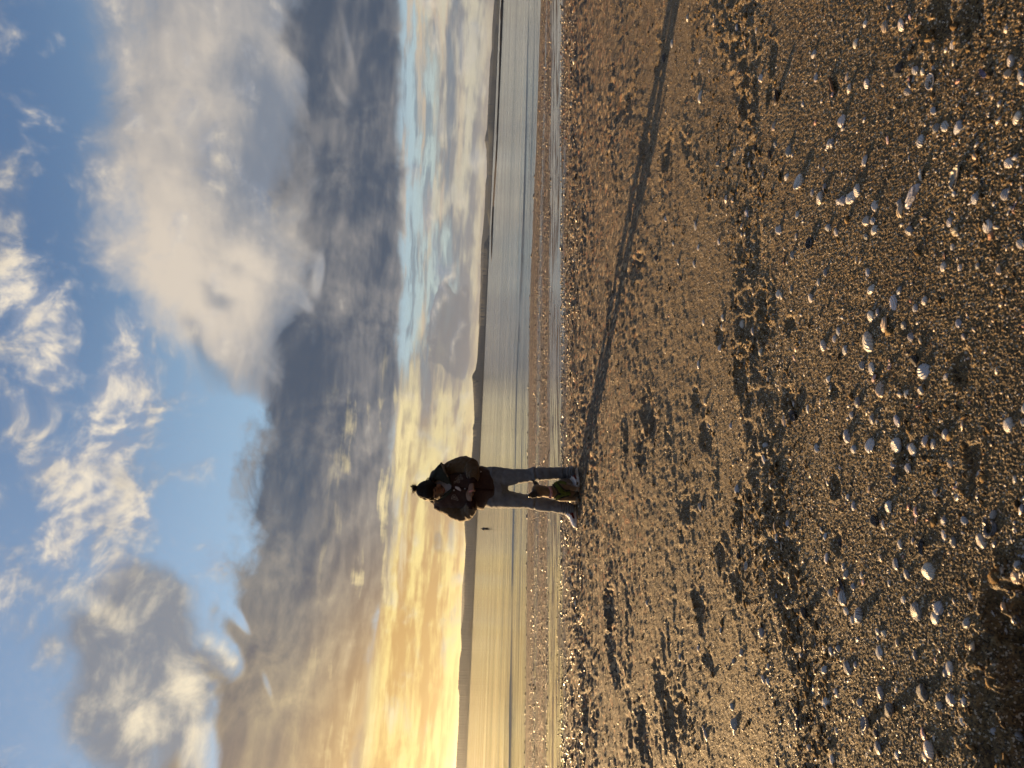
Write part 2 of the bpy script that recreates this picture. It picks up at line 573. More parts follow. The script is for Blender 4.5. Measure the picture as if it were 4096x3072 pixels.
# pits and scuffed mounds seen in the photograph: (x, y, radius in m across, radius in depth, depth in m)
PITS = [(3990, 2590, .10, .055, .045), (4060, 2700, .12, .06, .05), (3945, 2900, .11, .050, .040), (4070, 2960, .10, .05, .045), (3975, 2440, .06, .035, .030), (4090, 2840, .08, .04, .04),
        (3760, 60, .10, .05, .030), (3890, 25, .10, .05, .030), (3700, 120, .04, .03, .02), (3075, 380, .08, .05, .028), (3095, 240, .12, .06, .02), (3340, 350, .05, .04, .02),
        (3000, 610, .12, .09, .03), (2975, 420, .12, .08, .03), (2985, 330, .08, .06, .025), (3050, 1230, .12, .10, .030), (3060, 1330, .09, .08, .026), (2960, 1480, .16, .10, .034), (2975, 1560, .12, .09, .03),
        (3010, 1230, .08, .06, .02), (3160, 1290, .08, .06, .022), (3150, 1600, .10, .07, .028), (3130, 1700, .08, .06, .025), (2960, 2060, .12, .09, .03), (2880, 2230, .12, .10, .03), (2740, 2020, .14, .12, .032),
        (2440, 2420, .28, .34, .05), (2445, 2560, .26, .30, .05), (2465, 2680, .16, .24, .04), (2570, 2930, .30, .30, .045), (2640, 2720, .16, .22, .035), (2680, 2860, .22, .22, .04), (2725, 2830, .16, .20, .035),
        (2590, 1640, .24, .26, .04), (2570, 1800, .22, .28, .04), (2610, 1690, .18, .2, .035), (2820, 1750, .14, .14, .03), (2780, 1600, .12, .12, .026), (2540, 1080, .16, .24, .03), (2560, 1040, .12, .2, .03),
        (2520, 400, .3, .3, .03), (2670, 600, .2, .2, .035), (2580, 590, .18, .22, .03), (2480, 440, .2, .3, .03), (2640, 230, .2, .2, .03), (2880, 1330, .1, .1, .02), (2800, 2450, .12, .12, .026), (2960, 2340, .1, .09, .03),
        (3340, 2170, .05, .04, .02), (2790, 2400, .09, .14, .026), (2830, 2640, .08, .1, .025), (3180, 2310, .07, .05, .022), (3335, 1935, .05, .04, .03), (3330, 1560, .05, .04, .022), (3830, 1470, .06, .04, .02), (3880, 1880, .07, .04, .022),
        (3600, 1830, .06, .04, .018), (3620, 1310, .03, .03, .008), (3560, 450, .03, .02, .008), (2330, 2650, .3, .5, .03), (2350, 2850, .35, .4, .04), (2320, 2500, .3, .4, .03)]
PIT_W = []
for (px, py, ra, rb, dp) in PITS:
    q = ground_hit(px, py)
    far = 1.0 if px > 3200 else 0.5
    big = px > 3900 and py > 2400
    PIT_W.append((q.x, q.y, ra * (far if far < 1 else 1 if big else .65), rb * (0.6 if far < 1 else 1 if big else .7), dp * (0.5 if far < 1 else .65 if big else .5)))

HOLLOWS = np.array(PIT_W)


def relief(x, y, cell):
    """height of the loose, crusted sand above its mean lie; cell = mesh spacing, finer detail than that is left to the material"""
    T, S = shore(x, y)
    r = np.hypot(x, y)
    dry = ss(T, 8.9, 7.7)
    z = fbm(S * 0.55, T * 0.9, 2, 3) * 0.010 * dry
    rip = fbm(S * 1.4, T * 4.0, 2, 40) * 0.0032 * dry * ss(T, 3.0, 5.5)      # low banks along the shore
    z = z + rip
    rough = fbm(S * 1.0, T * 2.4, 3, 9)
    band = np.exp(-((T - 2.35 - 0.12 * np.sin(S * 2.1)) / 0.24) ** 2) * 1.1 + ss(T, 5.2, 6.6) * 0.75 + np.exp(-((T - 4.6) / 0.35) ** 2) * 0.35
    patch = ss(rough + band * 0.6, 0.25, 0.95)
    # crust: crumbly ridges with pits between
    wx = x + 0.02 * perlin(x * 17, y * 17, 21)
    wy = y + 0.02 * perlin(x * 17, y * 17, 22)
    c1 = fbm(wx * 12, wy * 12, 3, 14, 0.55)
    lump = np.clip(c1 + 0.12, -0.6, 0.45)
    nearf = 0.30 + 0.70 * ss(T, 1.85, 2.25)
    z = z + (0.22 + 0.2 * ss(T, 2.7, 3.6) + patch) * lump * 0.0085 * nearf * dry * (1 + 1.3 * ss(T, 2.7, 4.6)) * (0.45 + 0.75 * ss(fbm(S * .9, T * 2.6, 2, 11), -.35, .35) + 0.5 * np.exp(-((T - 2.4) / .25) ** 2))
    c2 = fbm(wx * 34, wy * 34, 2, 30, 0.6)
    k2 = np.clip(0.029 / (3.2 * cell), 0, 1)
    z = z + (0.25 + patch + 0.45 * ss(T, 2.6, 3.8)) * np.clip(c2, -0.5, 0.6) * 0.0045 * nearf * dry * k2
    # streaky banks far off, where only they still read
    z = z + ss(T, 4.5, 7.0) * dry * np.clip(fbm(S * 4.2, T * 4.6, 3, 51, .6), -.34, .5) * 0.016
    for (hx, hy, ra, rb, dp) in HOLLOWS:
        m = (np.abs(x - hx) < 3.2 * ra) & (np.abs(y - hy) < 3.2 * max(rb, ra))
        if not m.any():
            continue
        xs, ys = x[m], y[m]
        w = fbm(xs * 16, ys * 16, 3, 61) * 0.55
        d = np.sqrt(((xs - hx) / ra) ** 2 + ((ys - hy) / rb) ** 2) + w
        z[m] += -dp * ss(d, 1.25, 0.55) + dp * 0.20 * np.exp(-((d - 1.45) / 0.28) ** 2) * (0.6 + perlin(xs * 45, ys * 45, 62))
    # grains
    k3 = np.clip(0.0085 / (2.2 * cell), 0, 1)
    k4 = np.clip(0.0045 / (1.9 * cell), 0, 1)
    m = (k3 > 0.02) & (dry > 0)
    gz = np.zeros_like(x)
    xs, ys = x[m], y[m]
    gz[m] = np.abs(perlin(xs * 115, ys * 115, 71)) * -0.0060 * k3[m] + perlin(xs * 230, ys * 230, 72) * 0.0030 * k4[m]
    z = z + gz * dry
    # the wet sand between: flat, with faint ripples and shell hash
    wet = 1 - dry
    z = z + wet * (fbm(S * 0.9, T * 2.0, 2, 81) * 0.0025 + fbm(S * 4, T * 10, 2, 85) * 0.0008)
    grit = ss(T, 11.6, 12.6) * wet
    z = z + grit * np.clip(fbm(S * 6, T * 10, 3, 90), -.2, .6) * 0.018
    return z


# footprint left under her feet is simply flat sand
def build_ground():
    # fine sector seen by the camera, coarser all round: rings spaced evenly in the picture
    fine = np.radians(np.linspace(-34, 34, 760))
    rest = np.radians(np.linspace(34, 326, 74))[1:-1]
    th = np.concatenate([fine, rest])
    k = np.linspace(1.03 / 1.12, 1.03 / 42.0, 900)
    rr = np.concatenate([[0.02, 0.3, 0.6, 0.85], 1.03 / k, np.geomspace(44, 13000, 40)])
    Rm, Th = np.meshgrid(rr, th, indexing='ij')
    x, y = Rm * np.sin(Th), Rm * np.cos(Th)
    dth = np.abs(np.gradient(th))
    dr = np.gradient(rr)
    cell = np.maximum(Rm * dth[None, :], 0.55 * dr[:, None] * np.ones_like(Rm))
    sh = x.shape
    x, y, cell = x.ravel(), y.ravel(), cell.ravel()
    z = base_z(x, y)
    near = np.hypot(x, y) < 60
    zz = np.zeros_like(z)
    zz[near] = relief(x[near], y[near], cell[near])
    fade = ss(np.hypot(x, y), 58, 44)
    z = z + zz * fade
    me = np_mesh('ground', np.stack([x, y, z], -1), grid_faces(sh[0], sh[1], wrap=True)[:, ::-1])
    T, S = shore(x, y)
    tw = np.interp(S, _S, _TW)
    # wetness: a film on the low flat strip, the runnel behind the bar, and the swash edge
    wob = fbm(S * 0.5, T * 0.8, 3, 95) * 0.5
    film = ss(T + wob, 8.1, 8.9) * ss(T - wob, 12.0, 11.0)
    run_t = np.interp(S, [-8, 2, 9, 14, 20], [16.2, 16.0, 15.5, 13.6, 13.0])
    run_w = np.interp(S, [-8, 2, 9, 14, 20], [0.1, 1.1, 1.3, 0.5, 0.35])
    run = np.exp(-((T - run_t) / np.maximum(run_w, .1)) ** 2) * ss(S, -6, 0)
    edge_ = ss(T, tw - 2.2, tw - 0.4)
    damp = ss(T + wob * .5, 7.7, 8.6)
    float_attr(me, 'film', np.clip(film * 1.05 + run + edge_, 0, 1))
    float_attr(me, 'damp', damp)
    float_attr(me, 'gravel', ss(T + fbm(S * .8, T * 1.5, 2, 97) * .8, 2.6, 6.2) * (1 - damp))
    o = link('beach', me)
    return tag(o, kind='structure')


def sand_material():
    m, gg, b = new_mat('sand')
    co = obj_coords(gg)
    film, damp = gg.attr('film'), gg.attr('damp')
    cellc = gg.voronoi(co, 260, out='Color')
    r1, r2, r3 = gg.sep(cellc)
    n_f = gg.noise(co, 60, 4, 0.6)
    n_m = gg.noise(gg.vmath('MULTIPLY', co, (0.7, 1.8, 1)), 2.6, 4, 0.55)
    # single grains: mostly tan, some dark rock, some pale shell
    grain = gg.mix(r1, (0.052, 0.033, 0.013), (0.250, 0.164, 0.066))
    grain = gg.mix(gg.sstep(r2, 0.80, 0.86), grain, (0.030, 0.024, 0.018))
    grain = gg.mix(gg.sstep(r3, 0.90, 0.94), grain, (0.52, 0.45, 0.35))
    c = gg.mix(gg.sstep(n_f, 0.35, 0.7) * 0.35, grain, (0.115, 0.074, 0.033))
    c = gg.mix(gg.sstep(n_m, 0.42, 0.68) * 0.40, c, (0.090, 0.056, 0.025))
    # coarser, darker shelly gravel down the beach
    gv = gg.attr('gravel')
    px_, py_, _pz = gg.sep(co)
    st = gg.vec(px_ * NY + py_ * (-NX), (px_ * NX + py_ * NY) * 0.45, 0.0)
    fl = gg.voronoi(st, 40, out='Color')
    f1, f2, f3 = gg.sep(fl)
    fl2 = gg.sep(gg.voronoi(st, 15, out='Color'))
    grav = gg.mix(gg.sstep(gg.noise(co, 22, 4, .65), .38, .64), (0.038, 0.024, 0.012), (0.165, 0.094, 0.038))
    grav = gg.mix(gg.sstep(f3, 0.58, 0.66), grav, (0.024, 0.018, 0.013))
    grav = gg.mix(gg.sstep(f1, 0.80, 0.86), grav, (0.36, 0.26, 0.15))
    grav = gg.mix(gg.sstep(f2, 0.93, 0.95), grav, (0.26, 0.10, 0.035))
    c = gg.mix(gv * 0.85, c, grav)
    # shell hash lying in the damp strip: white, rust and black flecks
    patchy = gg.sstep(gg.noise(gg.vmath('MULTIPLY', st, (0.35, 2.4, 1)), 1.5, 4, 0.6), 0.36, 0.56) * (1.0 - film * 0.75)
    wetc = gg.mix(gg.noise(co, 8, 4, 0.6), (0.026, 0.021, 0.015), (0.070, 0.053, 0.036))
    wetc = gg.mix(gg.sstep(f3, 0.55, 0.62) * patchy, wetc, (0.028, 0.022, 0.019))
    wetc = gg.mix(gg.sstep(f1, 0.76, 0.80) * patchy, wetc, (0.46, 0.39, 0.31))
    wetc = gg.mix(gg.sstep(f2, 0.88, 0.91) * patchy, wetc, (0.24, 0.085, 0.035))
    wetc = gg.mix(gg.sstep(fl2[0], 0.90, 0.93) * patchy, wetc, (0.02, 0.016, 0.014))
    c = gg.mix(damp, c, wetc)
    sx_, sy_, _sz = gg.sep(co)
    streak = gg.noise(gg.vec(sx_ * (NY * .5) + sy_ * (-NX * .5), sx_ * (NX * 2.2) + sy_ * (NY * 2.2), 0.0), 1.6, 5, 0.65)
    filmy = (film * gg.sstep(streak, 0.37, 0.52)).sat()
    rough = gg.mix(damp, 0.78, 0.68)
    rs = gg.sep(rough)[0]
    rough = gg.math('MULTIPLY_ADD', filmy, -0.56, rs)
    hgt = gg.noise(co, 190, 3, 0.6) + r1 * 0.5 + f1 * damp * patchy * 2.5
    finish(gg, b, c, rough, gg.math('MULTIPLY_ADD', damp, -0.25, 0.5) + filmy * 0.25, bump=hgt, dist=0.0036, strength=gg.math('MULTIPLY_ADD', filmy, -0.95, 0.95))
    return m


beach = build_ground()
beach.data.materials.append(sand_material())
# height lookup for setting things down: the same functions the sheet was built from
def ground_z(x, y):
    x, y = np.atleast_1d(np.float64(x)), np.atleast_1d(np.float64(y))
    r = np.hypot(x, y)
    return base_z(x, y) + relief(x, y, np.maximum(r * 0.0015, r * r * 0.0005))


# ------------------------------------------------------------------ the sea
def build_sea():
    th = np.concatenate([np.radians(np.linspace(-34, 34, 400)), np.radians(np.linspace(34, 326, 60))[1:-1]])
    k = np.concatenate([np.linspace(1.88 / 16.0, 1.88 / 700.0, 420)])
    rr = np.concatenate([1.88 / k, np.geomspace(720, 12500, 40)])
    Rm, Th = np.meshgrid(rr, th, indexing='ij')
    x, y = Rm * np.sin(Th), Rm * np.cos(Th)
    sh = x.shape
    x, y = x.ravel(), y.ravel()
    r = np.hypot(x, y)
    T, S = shore(x, y)
    tw = np.interp(S, _S, _TW)
    d = T - tw + 0.45 * fbm(S * 0.10, T * 0.02, 3, 7)
    cell = np.maximum(r * 0.0021, r * r / 1.88 * 0.00019)
    z = np.zeros_like(x)
    # small waves running in: long crests, short faces
    for wl, amp, sd in ((7.5, .008, 1), (3.1, .0065, 2), (1.35, .0042, 3), (0.62, .0024, 4)):
        ph = T / wl + 0.9 * fbm(S / (wl * 9), T / (wl * 14), 2, 100 + sd)
        a = 0.55 + 0.9 * fbm(S / (wl * 7), T / (wl * 3), 2, 120 + sd)
        z += amp * np.clip(a, 0, 2) * np.sin(2 * np.pi * ph) * np.clip(wl / (3.0 * cell), 0, 1)
    # two low swells about to break on the bar
    for t0, w, a in ((9.2, .55, .075), (4.1, .35, .016), (1.6, .22, .012), (14.5, .8, .02)):
        q = d - t0 - 0.5 * fbm(S * 0.07, T * 0 + t0, 2, 140)
        z += a * np.exp(-(q / np.where(q < 0, w * 0.55, w)) ** 2) * (0.75 + 0.5 * fbm(S * .12, T * 0 + t0, 2, 150))
    z *= ss(d, -0.2, 2.2) * ss(T, -5, 5)
    me = np_mesh('sea', np.stack([x, y, SEA_Z + z], -1), grid_faces(sh[0], sh[1], wrap=True)[:, ::-1])
    # keep only the part that lies off the beach
    keep = (T > tw - 3.0)
    bm = bmesh.new()
    bm.from_mesh(me)
    bm.verts.ensure_lookup_table()
    bmesh.ops.delete(bm, geom=[v for v, kk in zip(bm.verts, keep) if not kk], context='VERTS')
    bm.to_mesh(me)
    bm.free()
    m, gg, b = new_mat('sea_water')
    co = obj_coords(gg)
    x_, y_, _z = gg.sep(co)
    Tn = x_ * NX + y_ * NY
    Sn = x_ * NY + y_ * (-NX)
    lane = gg.vec(Sn * 0.05, Tn * 0.55, 0)
    n1_ = gg.noise(gg.vec(Sn * 0.35, Tn * 2.6, 0), 1.0, 5, 0.55)
    n2_ = gg.noise(gg.vec(Sn * 1.6, Tn * 7.0, 0), 1.0, 3, 0.5)
    lanes = gg.noise(gg.vec(Sn * 0.012, Tn * 0.10, 0), 1.0, 4, 0.6)
    # long creases between the wavelets, where the face turns to the shore
    n3_ = gg.noise(gg.vec(Sn * 0.045, Tn * 0.85, 3.0), 1.0, 4, 0.6)
    crs = gg.sstep(gg.math('ABSOLUTE', n3_ - 0.5), 0.0, 0.035)
    n4_ = gg.noise(gg.vec(Sn * 0.02, Tn * 0.30, 7.0), 1.0, 4, 0.6)
    crs2 = gg.sstep(gg.math('ABSOLUTE', n4_ - 0.5), 0.0, 0.03)
    h = n1_ * 0.75 + n2_ * 0.25 + crs * 0.35 + crs2 * 0.7
    finish(gg, b, (0.020, 0.030, 0.034), gg.lin(lanes, 0.35, 0.7, 0.05, 0.14), 0.5, bump=h, dist=0.04, strength=gg.lin(lanes, 0.35, 0.65, 0.10, 0.36), IOR=1.333)
    o = link('sea', me, m)
    return tag(o, kind='structure')


sea = build_sea()

# ------------------------------------------------------------------ hills over the bay
HORIZON = [(0, 1997.5), (300, 1987), (600, 1974), (900, 1963), (1200, 1951), (1505, 1932), (1800, 1921), (2100, 1906), (2520, 1887), (2750, 1877), (3072, 1862)]


def hill_material(name, c1, c2):
    m, gg, b = new_mat(name)
    co = obj_coords(gg)
    n = gg.noise(co, 0.012, 5, 0.6)
    finish(gg, b, gg.mix(gg.sstep(n, 0.35, 0.65), c1, c2), 0.9, 0.2)
    return m


def hill_range(name, pts, dist, depth, mat, jag, seed):
    """a ridge whose skyline passes through photo points (x, y); it stands at 'dist' metres and is 'depth' deep"""
    ys = np.array([p[1] for p in pts], float)
    xs = np.array([p[0] for p in pts], float)
    o = np.argsort(ys)
    ys, xs = ys[o], xs[o]
    yy = np.arange(ys[0], ys[-1] + .1, 2.0)
    xx = np.interp(yy, ys, xs)
    A, H = [], []
    for px, py in zip(xx, yy):
        d = ray(px, py)
        A.append(math.atan2(d.x, d.y))
        H.append(d.z / math.hypot(d.x, d.y))
    A, H = np.array(A), np.array(H)
    o = np.argsort(A)
    A, H = A[o], H[o]
    dc = dist + depth * 0.45
    crest = np.maximum(1.03 + H * dc, SEA_Z + 2.0)
    n = len(A)
    crest = crest + fbm(np.arange(n) * 0.35, np.zeros(n), 3, seed) * jag + np.abs(fbm(np.arange(n) * 0.9, np.zeros(n) + 3.3, 2, seed + 5)) * jag * .8
    base_c = np.convolve(np.pad(crest, 12, 'edge'), np.ones(25) / 25, 'valid')
    V = []
    prof = [(0.0, -4.0 / 100), (0.0, 0.0), (0.04, 0.16), (0.12, 0.38), (0.25, 0.68), (0.38, 0.92), (0.45, 1.0), (0.6, 0.8), (0.8, 0.4), (1.0, -0.02)]
    for f, hgt in prof:
        wob = fbm(A * 22 + f * 4, np.zeros(n) + f * 3, 3, seed + 9)
        rr = dist + depth * f + (depth * 0.05 * wob if 0 < f < .44 else 0)
        hh = SEA_Z + ((crest if f > .44 else np.minimum(base_c, crest)) - SEA_Z) * np.clip(hgt * (1 + (0.16 * wob if .02 < f < .44 else 0)), -.1, 1.0)
        V.append(np.stack([np.sin(A) * rr, np.cos(A) * rr, hh], -1))
    V = np.array(V)
    me = np_mesh(name, V.reshape(-1, 3), grid_faces(len(prof), n))
    ob = link(name, me, mat)
    return tag(ob, kind='structure')


near_pts = [(1987, -60), (1987, 0), (1986, 100), (1979, 130), (1973, 230), (1969, 300), (1961, 400), (1958, 430), (1951, 510), (1953, 540), (1957, 580), (1956, 640), (1956, 700), (1952, 780), (1949, 850), (1957, 898), (1963, 905)]
near_pts2 = [(1963, 930), (1950, 952), (1937, 975), (1935, 1000), (1932, 1100), (1925, 1200), (1921, 1300), (1914, 1360), (1909, 1440), (1902, 1480), (1889, 1503), (1889, 1512), (1891, 1530), (1895, 1600), (1898, 1690),
             (1891, 1710), (1893, 1745), (1889, 1800), (1880, 1900), (1868, 1990), (1857, 2050), (1859, 2120), (1863, 2182), (1859, 2260), (1857, 2350), (1857, 2420), (1852, 2480), (1843, 2520), (1846, 2580), (1845, 2600), (1838, 2640),
             (1836, 2690), (1832, 2750), (1837, 2780), (1834, 2900), (1828, 2990), (1824, 3072), (1822, 3140), (1818, 3300), (1826, 3500)]
far_pts = [(1980, -60), (1978, 0), (1973, 50), (1969, 110), (1967, 200), (1961, 240), (1956, 330), (1952, 430), (1948, 515), (1939, 560), (1946, 600), (1948, 700), (1942, 740), (1940, 800), (1938, 850), (1932, 920), (1927, 960), (1924, 1000),
           (1923, 1050), (1922, 1150), (1919, 1200), (1915, 1290), (1916, 1310), (1910, 1420), (1911, 1450), (1912, 1600), (1905, 1800), (1880, 2100), (1856, 2280), (1849, 2350), (1846, 2420), (1844, 2500), (1850, 2600), (1848, 2800), (1838, 2990), (1834, 3072), (1836, 3300)]
hm_near = hill_material('hill_scrub_hazed', (0.050, 0.066, 0.078), (0.068, 0.082, 0.090))  # scrub paled and blued: distance haze put into the colour
hm_far = hill_material('hill_far_scrub_hazed', (0.070, 0.085, 0.098), (0.088, 0.100, 0.110))  # paler again, more haze put into the far scrub's colour
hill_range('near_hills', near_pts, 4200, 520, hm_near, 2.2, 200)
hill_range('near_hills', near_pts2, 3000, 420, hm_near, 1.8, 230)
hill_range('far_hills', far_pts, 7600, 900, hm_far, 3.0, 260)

# the dark spit that runs out into the bay
def build_spit():
    line = [(2014.5, -200), (2013, 0), (2001, 300), (1988.5, 600), (1976, 800), (1971, 920), (1968.5, 1000), (1966.5, 1046)]
    ths = [9.0, 8.5, 6.0, 5.0, 4.5, 6.0, 4.5, 1.2]
    P0 = []
    for (px, py), tpx in zip(line, ths):
        q = on_z(px, py, SEA_Z)
        P0.append((q.x, q.y, tpx / FPX * q.y))
    P0 = np.array(P0)
    t = np.linspace(0, 1, len(P0))
    tt = np.linspace(0, 1, 260)
    C = np.stack([np.interp(tt, t, P0[:, i]) for i in range(3)], -1)
    dirv = np.gradient(C[:, :2], axis=0)
    nrm = np.stack([-dirv[:, 1], dirv[:, 0]], -1)
    nrm /= np.linalg.norm(nrm, axis=1)[:, None]
    h = C[:, 2] * (1 + 0.35 * fbm(tt * 60, tt * 0, 3, 300))
    h = h * ss(tt, 1.0, 0.96)
    V = []
    for f, hh in ((-1, -1.2), (-.85, -.05), (-.5, .55), (-.1, .95), (.3, 1.0), (.7, .5), (1, -1.2)):
        w = 5.0 + C[:, 2] * 6
        V.append(np.concatenate([C[:, :2] + nrm * (f * w)[:, None], (SEA_Z + h * hh - (0.3 if hh < -1 else 0))[:, None]], 1))
    m, gg, b = new_mat('dark_spit_sand')
    co = obj_coords(gg)
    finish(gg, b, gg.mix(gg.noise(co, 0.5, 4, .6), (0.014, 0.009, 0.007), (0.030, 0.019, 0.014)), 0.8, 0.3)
    V = np.array(V)
    me = np_mesh('spit', V.reshape(-1, 3), grid_faces(len(V), V.shape[1]))
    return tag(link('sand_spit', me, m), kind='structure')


build_spit()

# ------------------------------------------------------------------ figures: tubes and rounded lumps fused into one skin
XA, YA, ZA = Vector((1, 0, 0)), Vector((0, 1, 0)), Vector((0, 0, 1))


def sweep(bm, pts, ra, rb=None, n=18, side=None, capA=1.0, capB=1.0):
    """tube through pts with half-widths ra (along side) and rb (across), rounded ends"""
    rb = rb or ra
    pts = [Vector(p) for p in pts]
    m = len(pts)
    rings = []

    def frame(i):
        t = (pts[min(i + 1, m - 1)] - pts[max(i - 1, 0)]).normalized()
        s0 = side or (XA if abs(t.x) < 0.75 else YA)
        s = (s0 - t * s0.dot(t)).normalized()
        return t, s, t.cross(s)

    def ring(c, s, b, a1, b1):
        return [bm.verts.new(c + s * (math.cos(k / n * 2 * math.pi) * a1) + b * (math.sin(k / n * 2 * math.pi) * b1)) for k in range(n)]
    t, s, b = frame(0)
    for q in (0.98, 0.8, 0.45):
        k = math.sqrt(max(0, 1 - q * q))
        rings.append(ring(pts[0] - t * q * min(ra[0], rb[0]) * capA, s, b, ra[0] * k, rb[0] * k))
    for i in range(m):
        t, s, b = frame(i)
        rings.append(ring(pts[i], s, b, ra[i], rb[i]))
    for q in (0.45, 0.8, 0.98):
        k = math.sqrt(max(0, 1 - q * q))
        rings.append(ring(pts[-1] + t * q * min(ra[-1], rb[-1]) * capB, s, b, ra[-1] * k, rb[-1] * k))
    for A, B in zip(rings[:-1], rings[1:]):
        for k in range(n):
            bm.faces.new((A[k], A[(k + 1) % n], B[(k + 1) % n], B[k]))
    bm.faces.new(rings[0][::-1])
    bm.faces.new(rings[-1])


def ball(bm, c, r, axes=None, seg=20):
    """ellipsoid with radii r along axes (x, y, z vectors)"""
    ax = axes or (XA, YA, ZA)
    M = Matrix([[ax[j][i] * r[j] for j in range(3)] + [Vector(c)[i]] for i in range(3)] + [[0, 0, 0, 1]])
    bmesh.ops.create_uvsphere(bm, u_segments=seg, v_segments=seg * 2 // 3, radius=1.0, matrix=M)


def fuse(name, bm, voxel, smooth=4, fac=0.5, solid=True):
    """remesh overlapping lumps into one continuous skin"""
    bmesh.ops.recalc_face_normals(bm, faces=bm.faces[:])
    me = bpy.data.meshes.new(name + '_lumps')
    bm.to_mesh(me)
    bm.free()
    o = bpy.data.objects.new(name + '_tmp', me)
    COL.objects.link(o)
    md = o.modifiers.new('r', 'REMESH')
    md.mode = 'VOXEL'
    md.voxel_size = voxel
    md.use_smooth_shade = True
    if smooth:
        s = o.modifiers.new('s', 'SMOOTH')
        s.factor = fac
        s.iterations = smooth
    dg = bpy.context.evaluated_depsgraph_get()
    dg.update()
    out = bpy.data.meshes.new_from_object(o.evaluated_get(dg))
    bpy.data.objects.remove(o)
    out.name = name
    return out


def wrinkle(me, amp, scale, stretch=(1, 1, 1), seed=0):
    """cloth folds: push the surface along its normals by ridged noise"""
    n = len(me.vertices)
    co = np.empty(n * 3, np.float32)
    me.vertices.foreach_get('co', co)
    co = co.reshape(-1, 3)
    no = np.empty(n * 3, np.float32)
    me.vertex_normals.foreach_get('vector', no)
    no = no.reshape(-1, 3)
    p = co * np.array(stretch) * scale
    h = 1 - 2 * np.abs(fbm(p[:, 0] + p[:, 1] * .7, p[:, 2] + p[:, 1] * .5, 2, seed))
    co = co + no * (amp * h)[:, None]
    me.vertices.foreach_set('co', co.astype(np.float32).ravel())
    me.update()


def bvh_of(me):
    vs = [v.co.copy() for v in me.vertices]
    return BVHTree.FromPolygons(vs, [tuple(p.vertices) for p in me.polygons])


def px_of(v):
    """photo coordinates of a world point"""
    d = v - CAM
    w = d.dot(fwd)
    return 2048 - d.dot(u_up) / w * FPX, 1536 - d.dot(r_up) / w * FPX


def ribbon(name, bvh, path, width, lift=0.004, thick=0.004, across=5, steps=6, dirs=None):
    """a band laid on a surface: path of photo points, width in photo px"""
    P = [np.array(p, float) for p in path]
    S = []
    for i in range(len(P) - 1):
        for k in range(steps):
            S.append(P[i] + (P[i + 1] - P[i]) * k / steps)
    S.append(P[-1])
    S = np.array(S)
    for _ in range(2):
        S[1:-1] = S[1:-1] * .5 + (S[:-2] + S[2:]) * .25
    T = np.gradient(S, axis=0)
    T /= np.linalg.norm(T, axis=1)[:, None] + 1e-9
    N = np.stack([-T[:, 1], T[:, 0]], -1)
    rows, last = [], None
    for p, nn in zip(S, N):
        row = []
        for j in range(across):
            q = p + nn * width * (j / (across - 1) - .5)
            d = ray(q[0], q[1]).normalized()
            h = bvh.ray_cast(CAM, d)
            if h[0] is None:
                if last is None:
                    row = None
                    break
                hp, hn = CAM + d * (last - CAM).length, -d
            else:
                hp, hn = h[0], h[1]
                if hn.dot(d) > 0:
                    hn = -hn
            last = hp
            row.append((hp + hn * lift, hp - hn * thick))
        if row:
            rows.append(row)
    bm = bmesh.new()
    tops = [[bm.verts.new(a) for a, b in r] for r in rows]
    bots = [[bm.verts.new(b) for a, b in r] for r in rows]
    for i in range(len(rows) - 1):
        for j in range(across - 1):
            bm.faces.new((tops[i][j], tops[i][j + 1], tops[i + 1][j + 1], tops[i + 1][j]))
        for A, B, j in ((tops, bots, 0), (tops, bots, across - 1)):
            bm.faces.new((A[i][j], A[i + 1][j], B[i + 1][j], B[i][j]))
    for i in (0, len(rows) - 1):
        for j in range(across - 1):
            bm.faces.new((tops[i][j], tops[i][j + 1], bots[i][j + 1], bots[i][j]))
    bmesh.ops.recalc_face_normals(bm, faces=bm.faces[:])
    me = bpy.data.meshes.new(name)
    bm.to_mesh(me)
    bm.free()
    for p in me.polygons:
        p.use_smooth = True
    return me


def mesh_of(name, bm, smooth=True):
    bmesh.ops.recalc_face_normals(bm, faces=bm.faces[:])
    me = bpy.data.meshes.new(name)
    bm.to_mesh(me)
    bm.free()
    if smooth:
        for p in me.polygons:
            p.use_smooth = True
    return me


def plain(name, c1, c2=None, rough=0.8, scale=30, spec=0.3, bump=0.0, bscale=400, sheen=0.0, stretch=(1, 1, 1)):
    m, gg, b = new_mat(name)
    co = gg.vmath('MULTIPLY', obj_coords(gg), stretch)
    c = gg.mix(gg.sstep(gg.noise(co, scale, 4, 0.6), 0.3, 0.7), c1, c2 or tuple(v * 0.75 for v in c1))
    kw = {}
    if sheen:
        kw['Sheen_Weight'] = sheen
    finish(gg, b, c, rough, spec, bump=gg.noise(co, bscale, 3, 0.6) if bump else None, dist=0.001, strength=bump or 1.0, **kw)
    return m


def part(name, me, mat, parent):
    return link(name, me, mat, parent)


def empty(name, loc):
    o = bpy.data.objects.new(name, None)
    o.location = loc
    o.empty_display_size = 0.1
    COL.objects.link(o)
    return o


